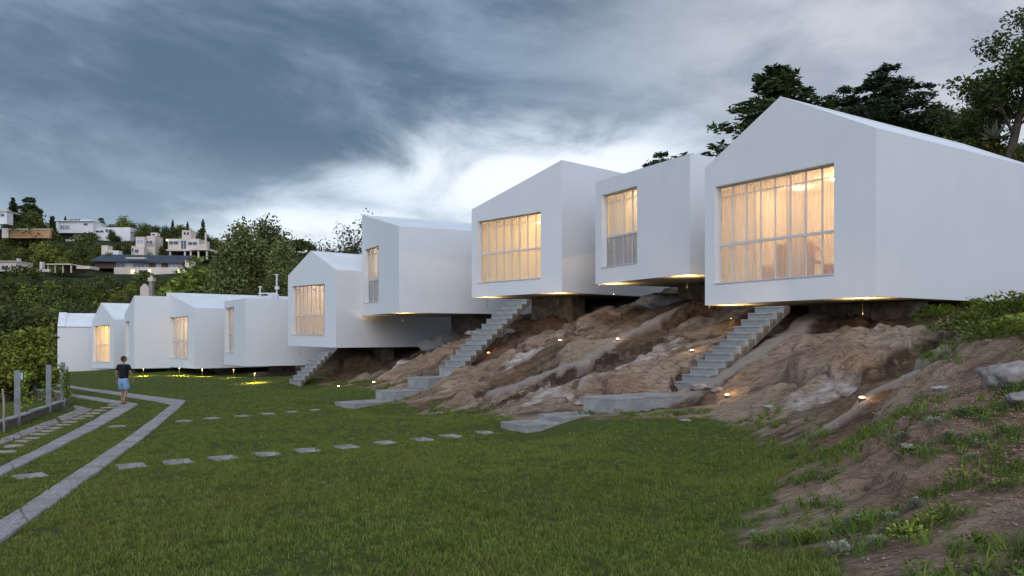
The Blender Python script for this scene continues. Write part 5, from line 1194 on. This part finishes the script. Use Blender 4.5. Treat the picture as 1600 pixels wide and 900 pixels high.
for px, py in [(1450,480),(1475,492),(1500,478),(1525,486),(1550,492),(1580,485),(1595,500),(1540,505),(1510,515),(1575,515),(1600,525),(1480,520),(1455,505),(1560,530)]: bank_plant(px, py, .30, .50, L_YEL if (px + py) % 3 else L_BROAD, 'bush', 'leafy green shrub on the bank at the end of the largest house', 'shrubs on the right bank', 'shrub', .07, 520)

# ------------------------------------------------------------------ the person walking on the strip
def skin_body(name, verts, edges, radii, m, parent, sub=2, root=0):
    me = bpy.data.meshes.new(name); me.from_pydata(verts, edges, []); o = link(name, me, m, parent)
    sk = o.modifiers.new('skin', 'SKIN'); sk.use_smooth_shade = True
    for i, r_ in enumerate(radii): me.skin_vertices[0].data[i].radius = (r_, r_) if not isinstance(r_, tuple) else r_
    me.skin_vertices[0].data[root].use_root = True
    sb = o.modifiers.new('sub', 'SUBSURF'); sb.levels = sub; sb.render_levels = sub
    return o
fp = frame_G(193, 633)
pr = empty('person', (fp.x, fp.y, fp.z + .035), R(-12)); tag(pr, 'person in black t-shirt and light blue shorts walking away on the strip', 'person')
SKIN = mat('skin', (.36, .20, .13), .6, var=.05); HAIR = mat('dark_hair', (.015, .012, .01), .6); SHIRT = mat('black_cotton', (.012, .012, .014), .9); SHORT = mat('light_blue_denim', (.22, .34, .52), .9, var=.15, scale=12); SHOE = mat('pink_sandals', (.30, .10, .10), .7)
# facing +y (away), left leg forward
Vb = [(0,0,.95),(0,.005,1.10),(0,.01,1.28),(0,0,1.42),(0,.0,1.50),(0,.02,1.56),                 # pelvis .. neck
      (-.10,0,.92),(-.11,.10,.50),(-.10,.05,.10),(-.10,.14,.05),                                    # left leg
      (.10,0,.92),(.11,.02,.50),(.11,-.14,.12),(.11,-.07,.05),                                     # right leg
      (-.19,0,1.41),(-.29,-.03,1.15),(-.33,.06,.92),(.19,0,1.41),(.27,.06,1.15),(.26,.18,.95)]
Eb = [(0,1),(1,2),(2,3),(3,4),(4,5),(0,6),(6,7),(7,8),(8,9),(0,10),(10,11),(11,12),(12,13),(3,14),(14,15),(15,16),(3,17),(17,18),(18,19)]
Rb = [(.15,.11),(.13,.10),(.16,.11),(.13,.09),.055,.055,.085,.058,.038,.035,.085,.058,.038,.035,.055,.042,.027,.055,.042,.027]
skin_body('body', Vb, Eb, Rb, SKIN, pr)
def head_mesh():
    bm = bmesh.new(); bmesh.ops.create_uvsphere(bm, u_segments=24, v_segments=18, radius=1)
    for v in bm.verts:
        x, y, z = v.co; jaw = 1 - .28 * max(0, -z); v.co = (x * .076 * jaw, y * .095 * (1 - .15 * max(0, -z)), z * .118)
        if y > .6 and -.2 < z < .15 and abs(x) < .22: v.co.y += .022 * (1 - abs(x) / .22)
        if y > .5 and .1 < z < .3 and .2 < abs(x) < .5: v.co.y -= .008
        if y > .6 and -.5 < z < -.35 and abs(x) < .35: v.co.y += .006
    for s_ in (-1, 1):
        e = bmesh.ops.create_uvsphere(bm, u_segments=8, v_segments=6, radius=.022); bmesh.ops.scale(bm, vec=(.4, .8, 1.3), verts=e['verts']); bmesh.ops.translate(bm, vec=(s_ * .077, -.005, -.005), verts=e['verts'])
    me = bpy.data.meshes.new('head'); bm.to_mesh(me); bm.free(); me.polygons.foreach_set('use_smooth', [True] * len(me.polygons)); return me
hd_ = link('head', head_mesh(), SKIN, pr); hd_.location = (0, .02, 1.655); hd_.rotation_euler = (0, 0, R(-50))
for s_ in (-1, 1): MB().tube([(s_ * .028, .083, .012), (s_ * .028, .091, .012)], .009, 8).build('eye', M_DARK, hd_)
MB().tube([(-.022, .086, -.05), (.022, .086, -.05)], .005, 6).build('mouth', SHOE, hd_)
bm = bmesh.new(); bmesh.ops.create_uvsphere(bm, u_segments=20, v_segments=14, radius=1); bmesh.ops.delete(bm, geom=[v for v in bm.verts if (v.co.z < .15 and v.co.y > .15) or v.co.z < -.45], context='VERTS')
for v in bm.verts: v.co = (v.co.x * .088, v.co.y * .104 - .008, v.co.z * .126 + .006)
me = bpy.data.meshes.new('hair'); bm.to_mesh(me); bm.free(); hr = link('hair', me, HAIR, hd_); sm = hr.modifiers.new('thick', 'SOLIDIFY'); sm.thickness = .012
skin_body('shirt', [(0,0,.88),(0,.005,1.08),(0,.01,1.28),(0,0,1.42),(0,0,1.475),(-.19,0,1.405),(-.255,-.018,1.24),(.19,0,1.405),(.245,.04,1.24)], [(0,1),(1,2),(2,3),(3,4),(3,5),(5,6),(3,7),(7,8)],
          [(.20,.15),(.185,.145),(.205,.15),(.165,.12),.08,.09,.085,.09,.085], SHIRT, pr)
skin_body('shorts', [(0,0,1.02),(0,0,.90),(-.10,.01,.80),(-.125,.085,.50),(.10,0,.80),(.125,.02,.50)], [(0,1),(1,2),(2,3),(1,4),(4,5)], [(.17,.13),(.18,.14),.13,.125,.13,.125], SHORT, pr)
def hand(cx_, cy_, cz_, sgn):
    V = [(0,0,0),(0,0,-.05),(0,.0,-.085)]; E = [(0,1),(1,2)]; Rr = [(.025,.018),(.016,.036),(.013,.036)]
    for k, (yy, ln) in enumerate(((-.030,.062),(-.010,.074),(.010,.070),(.029,.055))):
        n0 = len(V); V += [(0, yy, -.092), (-sgn * .008, yy * 1.1, -.095 - ln * .5), (-sgn * .022, yy * 1.1, -.095 - ln)]; E += [(2, n0), (n0, n0 + 1), (n0 + 1, n0 + 2)]; Rr += [.009, .0085, .007]
    n0 = len(V); V += [(-sgn * .01, .036, -.035), (-sgn * .018, .058, -.065), (-sgn * .022, .062, -.092)]; E += [(1, n0), (n0, n0 + 1), (n0 + 1, n0 + 2)]; Rr += [.012, .010, .008]
    o = skin_body('hand', V, E, Rr, SKIN, pr, 1); o.location = (cx_, cy_, cz_); return o
hand(-.33, .065, .91, -1); hand(.26, .19, .94, 1)
for x, y, rx in ((-.10, .10, 0), (.11, -.10, R(18))):
    o = MB().box(-.045, .045, -.12, .14, 0, .035).build('sandal', SHOE, pr, bevel=.015); o.location = (x, y, .0 if rx == 0 else .02); o.rotation_euler = (-rx, 0, 0)
print('TREES', n_tree, 'VERTS', len(VV))
